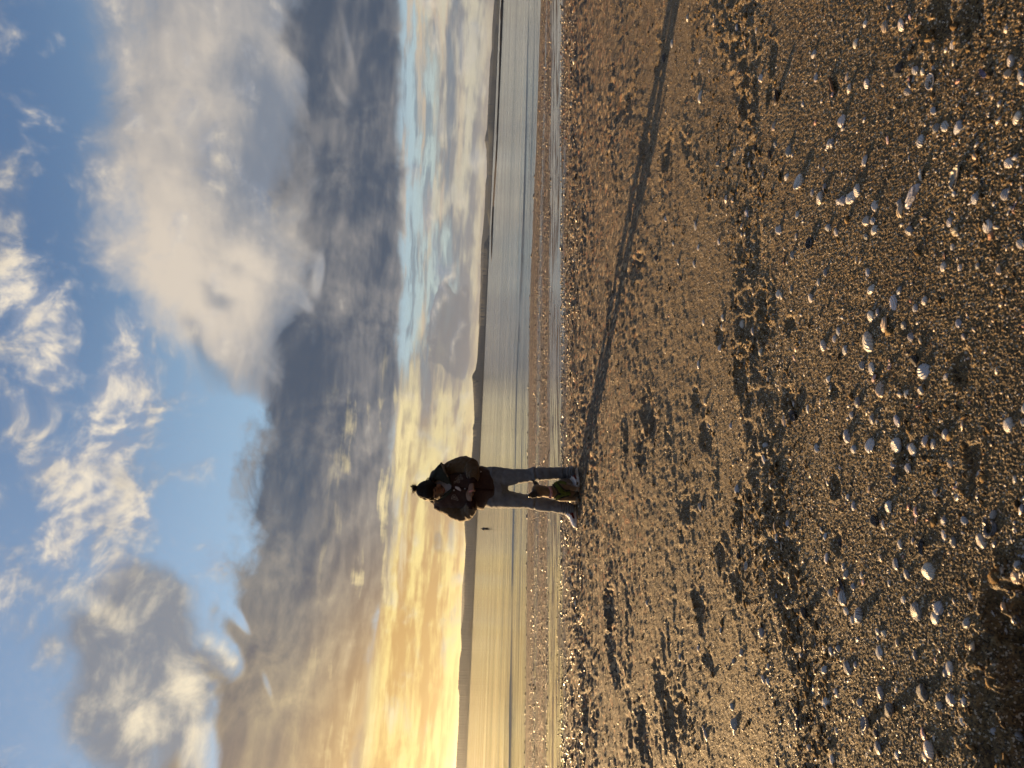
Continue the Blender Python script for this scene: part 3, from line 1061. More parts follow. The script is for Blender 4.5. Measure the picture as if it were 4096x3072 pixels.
M_SKIN = plain('skin', (0.20, 0.112, 0.072), (0.165, 0.088, 0.056), 0.55, 18, 0.35)
M_HAIR = plain('dark_hair', (0.007, 0.0045, 0.0035), (0.012, 0.007, 0.005), 0.6, 60, 0.08, 0.8, 260, stretch=(1, 1, 0.25))
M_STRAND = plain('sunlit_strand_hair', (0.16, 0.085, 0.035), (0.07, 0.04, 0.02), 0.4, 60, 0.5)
M_JACKET = plain('wool_jacket', (0.040, 0.019, 0.014), (0.028, 0.013, 0.011), 0.92, 40, 0.15, 0.5, 700, sheen=0.25)
M_SLEEVE = plain('sleeve_cloth', (0.078, 0.048, 0.024), (0.058, 0.036, 0.018), 0.85, 25, 0.2, 0.4, 600, sheen=0.2)
M_LINING = plain('jacket_lining', (0.022, 0.024, 0.017), (0.015, 0.016, 0.012), 0.8, 30, 0.2)
M_TRIM = plain('collar_trim_cloth', (0.12, 0.08, 0.048), (0.09, 0.06, 0.036), 0.85, 60, 0.2)
M_RIB = plain('ribbed_cuff', (0.030, 0.014, 0.012), (0.018, 0.009, 0.008), 0.95, 120, 0.1)
M_TOP = plain('lilac_top', (0.42, 0.375, 0.38), (0.36, 0.32, 0.33), 0.85, 30, 0.2, 0.3, 500)
M_DENIM = plain('grey_denim', (0.150, 0.160, 0.185), (0.105, 0.112, 0.130), 0.9, 14, 0.15, 0.5, 900, sheen=0.15)
M_WHITE = plain('white_leather', (0.72, 0.70, 0.72), (0.60, 0.58, 0.60), 0.45, 22, 0.4)
M_SOLE = plain('rubber_sole', (0.62, 0.58, 0.56), (0.48, 0.44, 0.42), 0.7, 40, 0.3)
M_RED = plain('red_leather', (0.23, 0.020, 0.026), (0.17, 0.015, 0.02), 0.5, 40, 0.4)
M_PINK = plain('pink_suede', (0.50, 0.21, 0.20), (0.42, 0.17, 0.17), 0.8, 40, 0.2)
M_STITCH = plain('white_stitching', (0.46, 0.42, 0.37), (0.40, 0.36, 0.31), 0.8, 40, 0.2)
M_METAL = plain('snap_metal', (0.75, 0.72, 0.68), (0.6, 0.58, 0.54), 0.25, 40, 0.6)
M_LIP = plain('lips', (0.30, 0.10, 0.085), (0.26, 0.085, 0.075), 0.5, 60, 0.4)
M_LASH = plain('brow_hair', (0.018, 0.011, 0.008), (0.012, 0.008, 0.006), 0.6, 60, 0.3)

YP = 7.30
PXM = YP / FPX                              # metres per photo pixel at her depth


def W(x, y, d=0.0):
    return at(x, y, YP + d)


GZ = 0.0
foot_mid = W(2318, 1975)
person = empty('person', (foot_mid.x, YP, float(ground_z(foot_mid.x, YP)[0])))
tag(person, 'person in a dark varsity jacket, grey jeans and white sneakers, head bowed over her hands', 'person')

# ---- head
face_pitch, face_turn = R(46), R(-10)
hf = Vector((math.sin(face_turn) * math.cos(face_pitch), -math.cos(face_turn) * math.cos(face_pitch), -math.sin(face_pitch)))
hs = Vector((math.cos(face_turn), math.sin(face_turn), 0))
hs = (hs - hf * hs.dot(hf)).normalized()
hu = hs.cross(hf)
if hu.z < 0:
    hu = -hu
HC = W(1719, 1961, -0.080)
HSC = 1.12


def H(s, f, u):
    """point in head space, metres"""
    return HC + (hs * s + hf * f + hu * u) * HSC


HAX = (hs, hf, hu)


def hball(bm, s, f, u, rs, rf, ru, seg=18):
    ball(bm, H(s, f, u), (rs * HSC, rf * HSC, ru * HSC), HAX, seg)


def build_hand(bm, wrist, d, up, thumb_side, curl, scale=1.0, spread=0.12, first=0.0):
    """palm, four unequal fingers bent at their knuckles and a thumb off the side of the palm"""
    d = d.normalized()
    up = (up - d * up.dot(d)).normalized()
    sd = d.cross(up).normalized()
    pl, pw = 0.085 * scale, 0.040 * scale
    sweep(bm, [wrist - d * 0.02, wrist + d * 0.02, wrist + d * pl * 0.55, wrist + d * pl], [.024 * scale, .028 * scale, pw, pw * 0.98], [.018 * scale, .017 * scale, .016 * scale, .0125 * scale], 14, side=sd)
    lens = (0.070, 0.078, 0.072, 0.056)
    for i in range(4):
        off = (i - 1.5) / 1.5
        base = wrist + d * (pl * 0.93) + sd * (off * pw * 0.78 * thumb_side)
        a = curl[i]
        dirn = (d + sd * off * spread * thumb_side).normalized()
        p, pts, rad = base, [base - dirn * .012], [.0092 * scale]
        ang = 0.0
        for k, fr in enumerate((0.46, 0.30, 0.24)):
            ang += a * (0.75 if k == 0 else 1.0)
            v = dirn * math.cos(ang) - up * math.sin(ang)
            p = p + v * lens[i] * fr * scale
            pts.append(p)
            rad.append((.0088 - .0011 * k) * scale)
        sweep(bm, pts, rad, None, 10, side=sd)
    tb = wrist + d * pl * 0.25 - sd * (pw * 0.8 * thumb_side)
    tv = (d * 0.75 - sd * 0.55 * thumb_side - up * 0.35).normalized()
    t1 = tb + tv * .042 * scale
    t2 = t1 + (d * 0.95 + sd * 0.15 * thumb_side - up * 0.30).normalized() * .032 * scale
    sweep(bm, [tb, t1, t2, t2 + (d * 0.9 + sd * 0.2 * thumb_side - up * 0.2).normalized() * .018 * scale], [.0135 * scale, .0115 * scale, .0098 * scale, .008 * scale], None, 10)


bm = bmesh.new()
hball(bm, 0, 0, 0, .076, .095, .098, 24)
hball(bm, 0, .032, -.060, .058, .060, .062)
hball(bm, 0, .062, -.098, .030, .030, .026)            # chin
hball(bm, 0, .085, -.020, .030, .020, .050)            # bridge and brow
hball(bm, 0, .110, -.050, .0135, .017, .018)           # nose tip
hball(bm, 0, .101, -.034, .010, .014, .030)
for s in (-1, 1):
    hball(bm, s * .016, .100, -.054, .009, .010, .009)  # nostrils
    hball(bm, s * .040, .066, -.048, .026, .022, .026)  # cheeks
    hball(bm, s * .034, .082, .010, .024, .012, .010)   # brow ridge
    hball(bm, s * .032, .079, -.012, .017, .013, .012)  # closed lids
    hball(bm, s * .078, -.008, -.022, .010, .020, .032)  # ears
hball(bm, 0, .090, -.076, .022, .012, .010)            # mouth
sweep(bm, [W(1772, 1958, .03), W(1752, 1959, .0), W(1730, 1960, -.045)], [.064, .056, .054], None, 20)       # neck
sweep(bm, [W(1765, 1960, .04), W(1800, 1962, .03), W(1860, 1962, .02), W(1930, 1955, .02), W(1975, 1955, .02)], [.13, .145, .135, .135, .14], [.07, .095, .095, .095, .10], 24, side=XA)
sweep(bm, [W(1768, 1905, .04), W(1800, 1882, .02), W(1868, 1866, -.02), W(1886, 1890, -.11), W(1890, 1926, -.20)], [.05, .046, .042, .036, .026], None, 16)
sweep(bm, [W(1766, 2014, .04), W(1795, 2030, .03), W(1852, 2052, -.01), W(1880, 2034, -.10), W(1882, 2008, -.19)], [.05, .046, .042, .036, .026], None, 16)
for lg in ([(1975, 1918), (2060, 1908), (2130, 1899), (2215, 1894), (2290, 1893)], [(1975, 1990), (2060, 2002), (2130, 2010), (2215, 2025), (2285, 2036)]):
    sweep(bm, [W(*p) for p in lg], [.080, .066, .050, .040, .030], None, 16)
ball(bm, W(1965, 1953, .02), (.16, .11, .10))
build_hand(bm, W(1890, 1930, -.205), W(1883, 1963, -.26) - W(1890, 1930, -.205), Vector((0, -.75, .65)), -1, (0.30, 0.75, 0.9, 0.95), 0.86)
build_hand(bm, W(1881, 2006, -.195), W(1873, 1968, -.25) - W(1881, 2006, -.195), Vector((0, -.75, .65)), 1, (0.55, 0.9, 1.05, 1.1), 0.90)
body_me = fuse('body', bm, 0.006, 3)
part('body', body_me, M_SKIN, person)

# ---- face details
bm = bmesh.new()
sweep(bm, [H(-.022, .094, -.078), H(-.010, .102, -.0755), H(0, .1035, -.077), H(.010, .102, -.0755), H(.022, .094, -.078)], [.003, .0045, .005, .0045, .003], None, 8)
sweep(bm, [H(-.019, .093, -.083), H(0, .1015, -.085), H(.019, .093, -.083)], [.003, .006, .003], None, 8)
part('lips', mesh_of('lips', bm), M_LIP, person)
for s in (-1, 1):
    bm = bmesh.new()
    sweep(bm, [H(s * .014, .099, .016), H(s * .032, .098, .022), H(s * .050, .084, .015)], [.003, .0042, .002], None, 8)
    part('eyebrow', mesh_of('eyebrow', bm), M_LASH, person)
    bm = bmesh.new()
    sweep(bm, [H(s * .017, .0925, -.016), H(s * .032, .0945, -.0205), H(s * .048, .083, -.015)], [.0016, .0026, .0014], None, 8)
    part('eyelashes', mesh_of('eyelashes', bm), M_LASH, person)

# ---- hair: a smooth cap drawn back, a bun on the crown, loose strands by the face
bm = bmesh.new()
hball(bm, 0, -.016, .016, .087, .098, .100, 28)
hball(bm, 0, -.055, -.035, .078, .060, .070)
hball(bm, .052, .020, .022, .034, .060, .066)
hball(bm, -.052, .020, .022, .034, .060, .066)
hball(bm, 0, .040, .056, .066, .056, .048)
for s in (-1, 1):
    sweep(bm, [H(s * .076, .035, .02), H(s * .083, .005, -.01), H(s * .078, -.035, -.03)], [.012, .014, .014], None, 8)
hair_me = fuse('hair', bm, 0.006, 4)
wrinkle(hair_me, 0.0012, 90, (1, .2, .2), 5)
hair = part('hair', hair_me, M_HAIR, person)
bm = bmesh.new()
BC = W(1659, 1955, -.085)
ball(bm, BC, (.033, .033, .024))
rb_ = random.Random(4)
for k in range(26):
    a = rb_.uniform(0, 6.28)
    e = rb_.uniform(-.6, 1.2)
    d = Vector((math.cos(a) * math.cos(e), math.sin(a) * math.cos(e), math.sin(e)))
    p = BC + d * .020
    t = d.cross(Vector((rb_.uniform(-1, 1), rb_.uniform(-1, 1), rb_.uniform(-1, 1)))).normalized()
    L = rb_.uniform(.02, .045)
    sweep(bm, [p, p + d * L * .5 + t * .012, p + d * L * .8 + t * .03], [.0050, .0042, .0022], None, 6)
part('bun', fuse('bun', bm, .0032, 1), M_HAIR, hair)
rs_ = random.Random(9)


def strands(name, starts, mat, n, parent):
    bm = bmesh.new()
    for k in range(n):
        a, b, c = starts[k % len(starts)]
        j = lambda s: Vector((rs_.gauss(0, s), rs_.gauss(0, s), rs_.gauss(0, s)))
        p0, p1, p2 = W(*a) + j(.006), W(*b) + j(.012), W(*c) + j(.020)
        pts = [p0, p0.lerp(p1, .5) + j(.006), p1, p1.lerp(p2, .5) + j(.008), p2]
        sweep(bm, pts, [.0022, .0020, .0018, .0014, .0008], None, 5)
    return tag(part(name, mesh_of(name, bm), mat, parent), kind='stuff')


strands('loose_strands', [((1722, 1994, -.07), (1740, 1999, -.10), (1757, 2004, -.09)), ((1728, 1990, -.10), (1745, 1987, -.14), (1762, 1982, -.15)), ((1726, 1992, -.09), (1748, 1993, -.13), (1770, 1975, -.16))], M_STRAND, 34, hair)
strands('flyaway_hairs', [((1700, 1929, -.06), (1712, 1919, -.07), (1722, 1912, -.06)), ((1716, 1928, -.06), (1728, 1921, -.08), (1738, 1918, -.08)), ((1655, 1950, -.07), (1650, 1946, -.07), (1651, 1940, -.07)), ((1658, 1965, -.07), (1651, 1968, -.07), (1654, 1974, -.07))], M_HAIR, 26, hair)

# ---- top worn under the jacket
bm = bmesh.new()
sweep(bm, [W(1752, 1960, .03), W(1775, 1962, .03), W(1805, 1962, .02), W(1870, 1962, .01), W(1940, 1955, .01)], [.105, .150, .152, .142, .142], [.055, .092, .108, .108, .108], 28, side=XA)
for y0, y1 in ((1925, 1915), (1990, 2004)):
    sweep(bm, [W(1742, y0, .045), W(1760, y1, .0), W(1790, y1 + (5 if y1 < 1950 else -8), -.06)], [.030, .034, .040], [.02, .02, .02], 12)
top_me = fuse('top', bm, 0.0075, 5)
part('top', top_me, M_TOP, person)

# ---- jacket body: an open front cut back to show the top
VNECK = [(1690, 1922), (1722, 1915), (1750, 1912), (1780, 1921), (1806, 1941), (1804, 1957), (1785, 1975), (1762, 1988), (1742, 2001), (1715, 2003), (1690, 2000)]


def inside(poly, x, y):
    c = False
    j = len(poly) - 1
    for i in range(len(poly)):
        xi, yi = poly[i]
        xj, yj = poly[j]
        if (yi > y) != (yj > y) and x < (xj - xi) * (y - yi) / (yj - yi) + xi:
            c = not c
        j = i
    return c


bm = bmesh.new()
rows = [(1738, 1962, 48, .075, .045), (1752, 1962, 66, .10, .04), (1772, 1962, 76, .118, .03), (1805, 1962, 75, .132, .02), (1850, 1962, 73, .140, .01), (1895, 1956, 80, .150, .0), (1928, 1951, 85, .158, .0), (1950, 1953, 76, .154, .0), (1966, 1958, 58, .140, -.01), (1976, 1961, 36, .115, -.02)]
sweep(bm, [W(a, b, e) for a, b, c, d, e in rows], [c * PXM for a, b, c, d, e in rows], [d for a, b, c, d, e in rows], 32, side=XA, capB=.35)
sweep(bm, [W(1742, 1925, .05), W(1755, 1902, .045), W(1772, 1885, .04)], [.07, .078, .074], None, 16)
sweep(bm, [W(1745, 1995, .05), W(1757, 2014, .045), W(1778, 2026, .04)], [.064, .068, .066], None, 16)
jk = fuse('jacket', bm, 0.0075, 4)
wrinkle(jk, 0.0055, 7, (1.0, 1.0, 1.0), 31)
bm = bmesh.new()
bm.from_mesh(jk)
kill = []
for f in bm.faces:
    c = f.calc_center_median()
    if f.normal.dot(c - CAM) < 0.05 and c.y < YP + 0.05:
        px, py = px_of(c)
        if inside(VNECK, px, py):
            kill.append(f)
bmesh.ops.delete(bm, geom=kill, context='FACES')
bmesh.ops.solidify(bm, geom=bm.faces[:], thickness=-0.006)
bm.to_mesh(jk)
bm.free()
for p in jk.polygons:
    p.use_smooth = True
jacket = part('jacket', jk, M_JACKET, person)
jk_bvh = bvh_of(jk)


def sleeve(rows, seed):
    bm = bmesh.new()
    sweep(bm, [W(a, b, d) for a, b, r_, d in rows], [r_ * PXM for a, b, r_, d in rows], None, 22)
    me = fuse('sleeve', bm, 0.007, 4)
    wrinkle(me, 0.0075, 11, (1.0, 1.0, 1.0), seed)
    return me


s_a = sleeve([(1772, 1890, 27, .03), (1800, 1876, 29, .02), (1832, 1863, 31, .0), (1862, 1856, 33, -.02), (1884, 1864, 31, -.06), (1892, 1886, 26, -.12), (1892, 1908, 23, -.17)], 41)
s_b = sleeve([(1764, 2018, 26, .03), (1790, 2031, 27, .02), (1818, 2046, 29, .0), (1846, 2056, 30, -.02), (1868, 2052, 28, -.05), (1882, 2037, 24, -.11), (1885, 2021, 21, -.16)], 47)
for sm, cuff in ((s_a, [(1892, 1910, -.175), (1891, 1922, -.195), (1891, 1931, -.205)]), (s_b, [(1885, 2022, -.165), (1884, 2012, -.185), (1882, 2004, -.195)])):
    so = part('sleeve', sm, M_SLEEVE, jacket)
    bm = bmesh.new()
    sweep(bm, [W(*p) for p in cuff], [.052, .047, .044], None, 18, capA=.3, capB=.25)
    cm = mesh_of('cuff', bm)
    part('cuff', cm, M_RIB, jacket)

# collar: wide and slipped off the one shoulder, narrow on the other
bm = bmesh.new()
sweep(bm, [W(1728, 1932, .06), W(1736, 1908, .02), W(1752, 1882, -.02), W(1765, 1860, -.03)], [.045, .055, .048, .022], [.03, .035, .035, .02], 16)
sweep(bm, [W(1752, 1885, -.04), W(1772, 1896, -.09), W(1790, 1915, -.115), W(1806, 1938, -.13)], [.052, .048, .036, .018], [.02, .02, .018, .012], 14)
sweep(bm, [W(1740, 1908, -.02), W(1765, 1914, -.085), W(1792, 1930, -.12)], [.03, .03, .02], [.016, .016, .012], 12)
collar = part('collar', fuse('collar', bm, .0065, 3), M_LINING, jacket)
bm = bmesh.new()
sweep(bm, [W(1765, 1853, -.035), W(1772, 1865, -.075), W(1780, 1884, -.120), W(1790, 1904, -.140)], [.010, .017, .018, .013], [.012, .012, .012, .010], 12)
part('collar_trim', mesh_of('collar_trim', bm), M_TRIM, collar)
bm = bmesh.new()
sweep(bm, [W(1732, 1990, .06), W(1738, 2004, .0), W(1756, 1997, -.07), W(1780, 1982, -.118), W(1806, 1960, -.14)], [.020, .024, .024, .022, .016], [.014, .016, .016, .014, .012], 14)
part('collar', fuse('collar', bm, .005, 2), M_LINING, jacket)
# front edge, hem of the top and snaps
part('placket', ribbon('placket', jk_bvh, [(1806, 1951), (1850, 1955), (1900, 1958), (1950, 1960), (1972, 1961)], 9, .003, .004, 3), M_RIB, jacket)
bm = bmesh.new()
sweep(bm, [W(1822, 1948, -.135), W(1834, 1954, -.138), W(1842, 1962, -.138)], [.010, .016, .008], [.004, .005, .004], 10)
part('top_hem', mesh_of('top_hem', bm), M_TOP, person)
for (a, b) in ((1816, 1961), (1802, 1941), (1924, 1887), (1860, 1955)):
    h = jk_bvh.ray_cast(CAM, ray(a, b).normalized())
    if h[0] is None:
        continue
    bm = bmesh.new()
    ball(bm, h[0], (.006, .004, .006), None, 10)
    part('snap', mesh_of('snap', bm), M_METAL, jacket)


# varsity letters: outlined, sewn on the chest
def letter(name, loops, cx, cy, sx, sy, rot):
    """loops: outline polylines in a unit box, x right, y up, set upright at photo point (cx, cy)"""
    bm = bmesh.new()
    c, s_ = math.cos(rot), math.sin(rot)
    for lp in loops:
        pts = []
        for k in range(len(lp)):
            a, b = lp[k], lp[(k + 1) % len(lp)]
            for q in range(4):
                u = a[0] + (b[0] - a[0]) * q / 4 - .5
                v = a[1] + (b[1] - a[1]) * q / 4 - .5
                u, v = u * sx, v * sy
                u, v = u * c - v * s_, u * s_ + v * c
                h = jk_bvh.ray_cast(CAM, ray(cx - v, cy - u).normalized())
                if h[0] is None:
                    continue
                pts.append(h[0] - ray(cx - v, cy - u).normalized() * .004)
        n = len(pts)
        if n < 3:
            continue
        for k in range(n):
            a, b = pts[k], pts[(k + 1) % n]
            if (a - b).length < 1e-5:
                continue
            sweep(bm, [a, b], [.0010, .0010], None, 6, capA=.6, capB=.6)
    return part(name, mesh_of(name, bm), M_STITCH, jacket)


P_OUT = [(.05, 0), (.55, 0), (.55, .14), (.42, .14), (.42, .36), (.75, .36), (.95, .5), (.95, .86), (.75, 1), (.05, 1), (.05, .86), (.18, .86), (.18, .14), (.05, .14)]
P_IN = [(.42, .52), (.65, .52), (.71, .58), (.71, .80), (.65, .84), (.42, .84)]
A_OUT = [(0, 0), (.36, 0), (.36, .14), (.31, .14), (.35, .28), (.65, .28), (.69, .14), (.64, .14), (.64, 0), (1, 0), (1, .14), (.93, .14), (.66, 1), (.34, 1), (.07, .14), (0, .14)]
A_IN = [(.39, .43), (.61, .43), (.50, .78)]
J_OUT = [(.45, 1), (.95, 1), (.95, .86), (.84, .86), (.84, .22), (.70, .02), (.30, .02), (.12, .20), (.12, .42), (.34, .42), (.36, .26), (.58, .26), (.58, .86), (.45, .86)]
letter('letter', [P_OUT, P_IN], 1820, 1990, 21, 25, R(-14))
letter('letter', [J_OUT], 1828, 1928, 17, 24, R(20))
letter('letter', [A_OUT, A_IN], 1836, 1911, 22, 25, R(26))

# ---- jeans
bm = bmesh.new()
sweep(bm, [W(1925, 1952, .015), W(1960, 1952, .015), W(1985, 1952, .015)], [.185, .195, .170], [.115, .125, .120], 28, side=XA)
legA = [(1965, 1909, 43, .112, .01), (2003, 1910, 40, .105, .01), (2052, 1907, 31, .086, -.005), (2106, 1903, 26, .072, -.015), (2134, 1897, 27, .074, -.015), (2150, 1896, 27, .072, -.01), (2215, 1894, 24.5, .066, .01), (2256, 1893, 22.5, .064, .015), (2284, 1893, 24.5, .068, .005), (2294, 1892, 24, .068, .0)]
legB = [(1965, 1992, 40, .112, .01), (2003, 1994, 38, .105, .01), (2052, 2000, 32, .086, .0), (2106, 2006, 27, .072, -.005), (2134, 2010, 26, .074, -.005), (2153, 2016, 28, .072, .0), (2215, 2024, 25, .066, .02), (2256, 2032, 24, .064, .025), (2282, 2037, 24.5, .068, .018), (2291, 2039, 23, .068, .014)]
for rows in (legA, legB):
    sweep(bm, [W(a, b, e) for a, b, c, d, e in rows], [c * PXM for a, b, c, d, e in rows], [d for a, b, c, d, e in rows], 24, side=XA, capB=.25)
jn = fuse('jeans', bm, 0.007, 4)
wrinkle(jn, 0.0042, 9, (1.0, 1.0, 1.6), 53)
# creases behind the knee and where the cloth stacks on the shoe
nv = len(jn.vertices)
co = np.empty(nv * 3, np.float32)
jn.vertices.foreach_get('co', co)
co = co.reshape(-1, 3)
no = np.empty(nv * 3, np.float32)
jn.vertex_normals.foreach_get('vector', no)
no = no.reshape(-1, 3)
zk, za = W(2140, 1950).z, W(2268, 1950).z
zz = co[:, 2] + 0.025 * perlin(co[:, 0] * 9, co[:, 1] * 9, 66)
crease = -0.010 * np.exp(-((zz - zk) / .010) ** 2) + 0.006 * np.exp(-((zz - zk - .03) / .018) ** 2)
stack = 0.0075 * np.sin((zz - za) / .026 * 6.28) * ss(zz, za + .10, za + .02)
co = co + no * (crease + stack)[:, None]
jn.vertices.foreach_set('co', co.astype(np.float32).ravel())
jn.update()
part('jeans', jn, M_DENIM, person)


# ---- sneakers
def shoe(heel, yaw, s=1.0):
    d = Vector((-math.sin(yaw), -math.cos(yaw), 0))
    sd = Vector((math.cos(yaw), -math.sin(yaw), 0))

    def L(u, v, w):
        return heel + d * (u * s) + sd * (v * s) + ZA * (w * s)
    root = part('shoe', None, None, person)
    root.location = heel - person.location
    root.matrix_parent_inverse = Matrix.Identity(4)

    def loft(rows, n=20):
        bm = bmesh.new()
        rings = []
        for u, hw, z0, z1 in rows:
            zc, hh = (z0 + z1) / 2, (z1 - z0) / 2
            rg = []
            for k in range(n):
                a = k / n * 2 * math.pi
                c, s_ = math.cos(a), math.sin(a)
                e = 0.62
                rg.append(bm.verts.new(L(u, hw * math.copysign(abs(c) ** e, c), zc + hh * math.copysign(abs(s_) ** e, s_))))
            rings.append(rg)
        for A, B in zip(rings[:-1], rings[1:]):
            for k in range(n):
                bm.faces.new((A[k], A[(k + 1) % n], B[(k + 1) % n], B[k]))
        bm.faces.new(rings[0][::-1])
        bm.faces.new(rings[-1])
        return bm

    def sub(name, me, mat):
        o = bpy.data.objects.new(name, me)
        COL.objects.link(o)
        me.materials.append(mat)
        o.parent = root
        o.matrix_parent_inverse = Matrix.Translation(heel).inverted()
        return o
    sole = loft([(-.030, .022, .0, .030), (-.018, .036, .0, .034), (.03, .041, .0, .033), (.09, .040, .0, .031), (.15, .048, .0, .030), (.19, .047, .002, .029), (.225, .033, .006, .029), (.240, .016, .012, .028)])
    sub('sole', mesh_of('sole', sole), M_SOLE)
    upper = loft([(-.024, .018, .024, .085), (-.012, .032, .020, .105), (.03, .038, .02, .112), (.07, .038, .02, .105), (.11, .042, .02, .088), (.15, .045, .02, .070), (.19, .043, .02, .058), (.218, .030, .021, .048), (.231, .014, .023, .038)])
    um = mesh_of('upper', upper)
    sub('upper', um, M_WHITE)
    tongue = loft([(.045, .018, .085, .120), (.065, .022, .085, .128), (.10, .022, .075, .100), (.13, .018, .065, .082)], 12)
    sub('tongue', mesh_of('tongue', tongue), M_WHITE)
    ub = bvh_of(um)

    def patch(name, pts, w, mat, sgn):
        """a strip sewn on the side of the upper; pts are (along, height)"""
        bm = bmesh.new()
        rows = []
        for u, z in pts:
            row = []
            for dz in (-w / 2, 0, w / 2):
                h = ub.ray_cast(L(u, sgn * .12, z + dz), sd * -sgn)
                if h[0] is None:
                    continue
                row.append(bm.verts.new(h[0] + sd * sgn * .0025))
            if len(row) == 3:
                rows.append(row)
        for A, B in zip(rows[:-1], rows[1:]):
            for k in range(2):
                bm.faces.new((A[k], A[k + 1], B[k + 1], B[k]))
        if rows:
            bmesh.ops.solidify(bm, geom=bm.faces[:], thickness=.002)
            sub(name, mesh_of(name, bm), mat)
        else:
            bm.free()
    for sgn in (-1, 1):
        patch('side_stripe', [(-.005, .078), (.02, .060), (.05, .048), (.08, .046), (.11, .050), (.14, .046), (.165, .040)], .020, M_RED, sgn)
        patch('toe_panel', [(.165, .040), (.18, .040), (.20, .037), (.215, .035)], .014, M_WHITE, sgn)
        patch('side_panel', [(.07, .082), (.09, .074), (.11, .066), (.125, .060)], .020, M_PINK, sgn)
        patch('heel_counter', [(-.016, .055), (-.004, .050), (.012, .046)], .040, M_PINK, sgn)
    for k in range(4):
        u = .062 + k * .021
        bm = bmesh.new()
        z = .116 - k * .0125
        sweep(bm, [L(u, -.028, z - .012), L(u + .006, -.012, z), L(u + .004, .012, z + .001), L(u + .010, .028, z - .012)], [.0042] * 4, None, 8)
        sub('lace', mesh_of('lace', bm), M_WHITE)
    bm = bmesh.new()
    for sg in (-1, 1):
        sweep(bm, [L(.062, sg * .004, .128), L(.058, sg * .022, .138), L(.066, sg * .034, .124), L(.07, sg * .014, .120)], [.0038] * 4, None, 8)
        sweep(bm, [L(.064, sg * .004, .126), L(.080, sg * .03, .108), L(.095, sg * .044, .086)], [.0032] * 3, None, 8)
    sub('lace_bow', mesh_of('lace_bow', bm), M_WHITE)
    return root


hA = W(2300, 1890, .05)
hB = W(2296, 2030, .05)
for hp, yw in ((hA, R(32)), (hB, R(46))):
    z = float(ground_z(hp.x - .05, hp.y - .1)[0])
    shoe(Vector((hp.x, hp.y, z + .004)), yw)

# the little thing pinched between her fingertips
bm = bmesh.new()
sweep(bm, [W(1877, 1967, -.262), W(1884, 1964, -.268), W(1892, 1962, -.262)], [.006, .009, .005], [.004, .005, .004], 10)
sc = link('held_shell', mesh_of('held_shell', bm), M_PINK)
tag(sc, 'tiny pinkish scrap pinched between the fingers of the standing person', 'shell')

# ------------------------------------------------------------------ dog
YD = 7.10


def Dg(x, y, d=0.0):
    return at(x, y, YD + d)


dq = Dg(2318, 1975)
dog = empty('dog', (dq.x, YD, float(ground_z(dq.x, YD)[0])))
tag(dog, 'tan young dog with black muzzle and green harness, sitting between the sneakers', 'dog')
bm = bmesh.new()
ball(bm, Dg(2250, 1963, .06), (.092, .10, .120))
ball(bm, Dg(2276, 1965, .07), (.080, .09, .080))
sweep(bm, [Dg(2238, 1962, .05), Dg(2262, 1950, .18), Dg(2285, 1940, .30)], [.085, .098, .098], [.10, .10, .095], 20, side=XA)
sweep(bm, [Dg(2236, 1966, .035), Dg(2210, 1968, .01), Dg(2185, 1967, -.01), Dg(2160, 1962, -.02)], [.078, .062, .056, .055], [.085, .068, .060, .058], 18, side=XA)
ball(bm, Dg(2149, 1961, -.025), (.059, .066, .058))
ball(bm, Dg(2156, 1974, -.045), (.042, .045, .042))
sweep(bm, [Dg(2148, 1966, -.04), Dg(2134, 1975, -.075), Dg(2121, 1981, -.105)], [.044, .032, .022], [.040, .028, .019], 14)
sweep(bm, [Dg(2146, 1976, -.055), Dg(2137, 1985, -.080), Dg(2128, 1988, -.10)], [.026, .020, .013], None, 12)
# ears
for (a, b, c) in ((Dg(2150, 1946, -.01), Dg(2139, 1930, -.005), Dg(2128, 1917, .0)), (Dg(2143, 1975, .03), Dg(2133, 1977, .055), Dg(2124, 1972, .07))):
    sweep(bm, [a, b, c], [.030, .024, .005], [.014, .010, .004], 12, side=Vector((.5, .3, .8)))
# fore legs
for pts in ([(2254, 1945, .02), (2282, 1951, .0), (2302, 1955, .0), (2316, 1957, -.015)], [(2240, 1990, .02), (2270, 1994, .01), (2298, 1997, .0), (2312, 2000, -.015)]):
    sweep(bm, [Dg(*p) for p in pts], [.040, .028, .022, .023], [.042, .030, .024, .024], 14)
    pw = Dg(*pts[-1])
    for k in (-1, 0, 1):
        ball(bm, Vector((pw.x + k * .013, pw.y - .030 + abs(k) * .006, dog.location.z + .018)), (.011, .020, .015), None, 10)
    ball(bm, Vector((pw.x, pw.y - .008, dog.location.z + .020)), (.026, .034, .021), None, 12)
# haunches and hind feet
for (h, f0) in ((Dg(2290, 1930, .24), Dg(2312, 1934, .10)), (Dg(2292, 1976, .24), Dg(2312, 1976, .09))):
    ball(bm, h, (.062, .105, .085))
    z0 = dog.location.z
    sweep(bm, [Vector((f0.x, f0.y + .12, z0 + .035)), Vector((f0.x, f0.y + .02, z0 + .024)), Vector((f0.x, f0.y - .04, z0 + .020))], [.026, .024, .024], [.022, .020, .018], 12)
tl = Dg(2300, 1935, .40)
sweep(bm, [tl, tl + Vector((.06, .08, -.03)), tl + Vector((.15, .10, -.045)), tl + Vector((.22, .06, -.05))], [.028, .022, .018, .010], None, 10)
dm = fuse('body', bm, 0.0055, 4)
nv = len(dm.vertices)
co = np.empty(nv * 3, np.float32)
dm.vertices.foreach_get('co', co)
co = co.reshape(-1, 3)
mz = np.array(Dg(2132, 1977, -.08))
ey = np.array(Dg(2150, 1975, -.06))
dk = np.maximum(ss(np.linalg.norm(co - mz, axis=1), .062, .040), 0.85 * ss(np.linalg.norm(co - ey, axis=1), .045, .025))
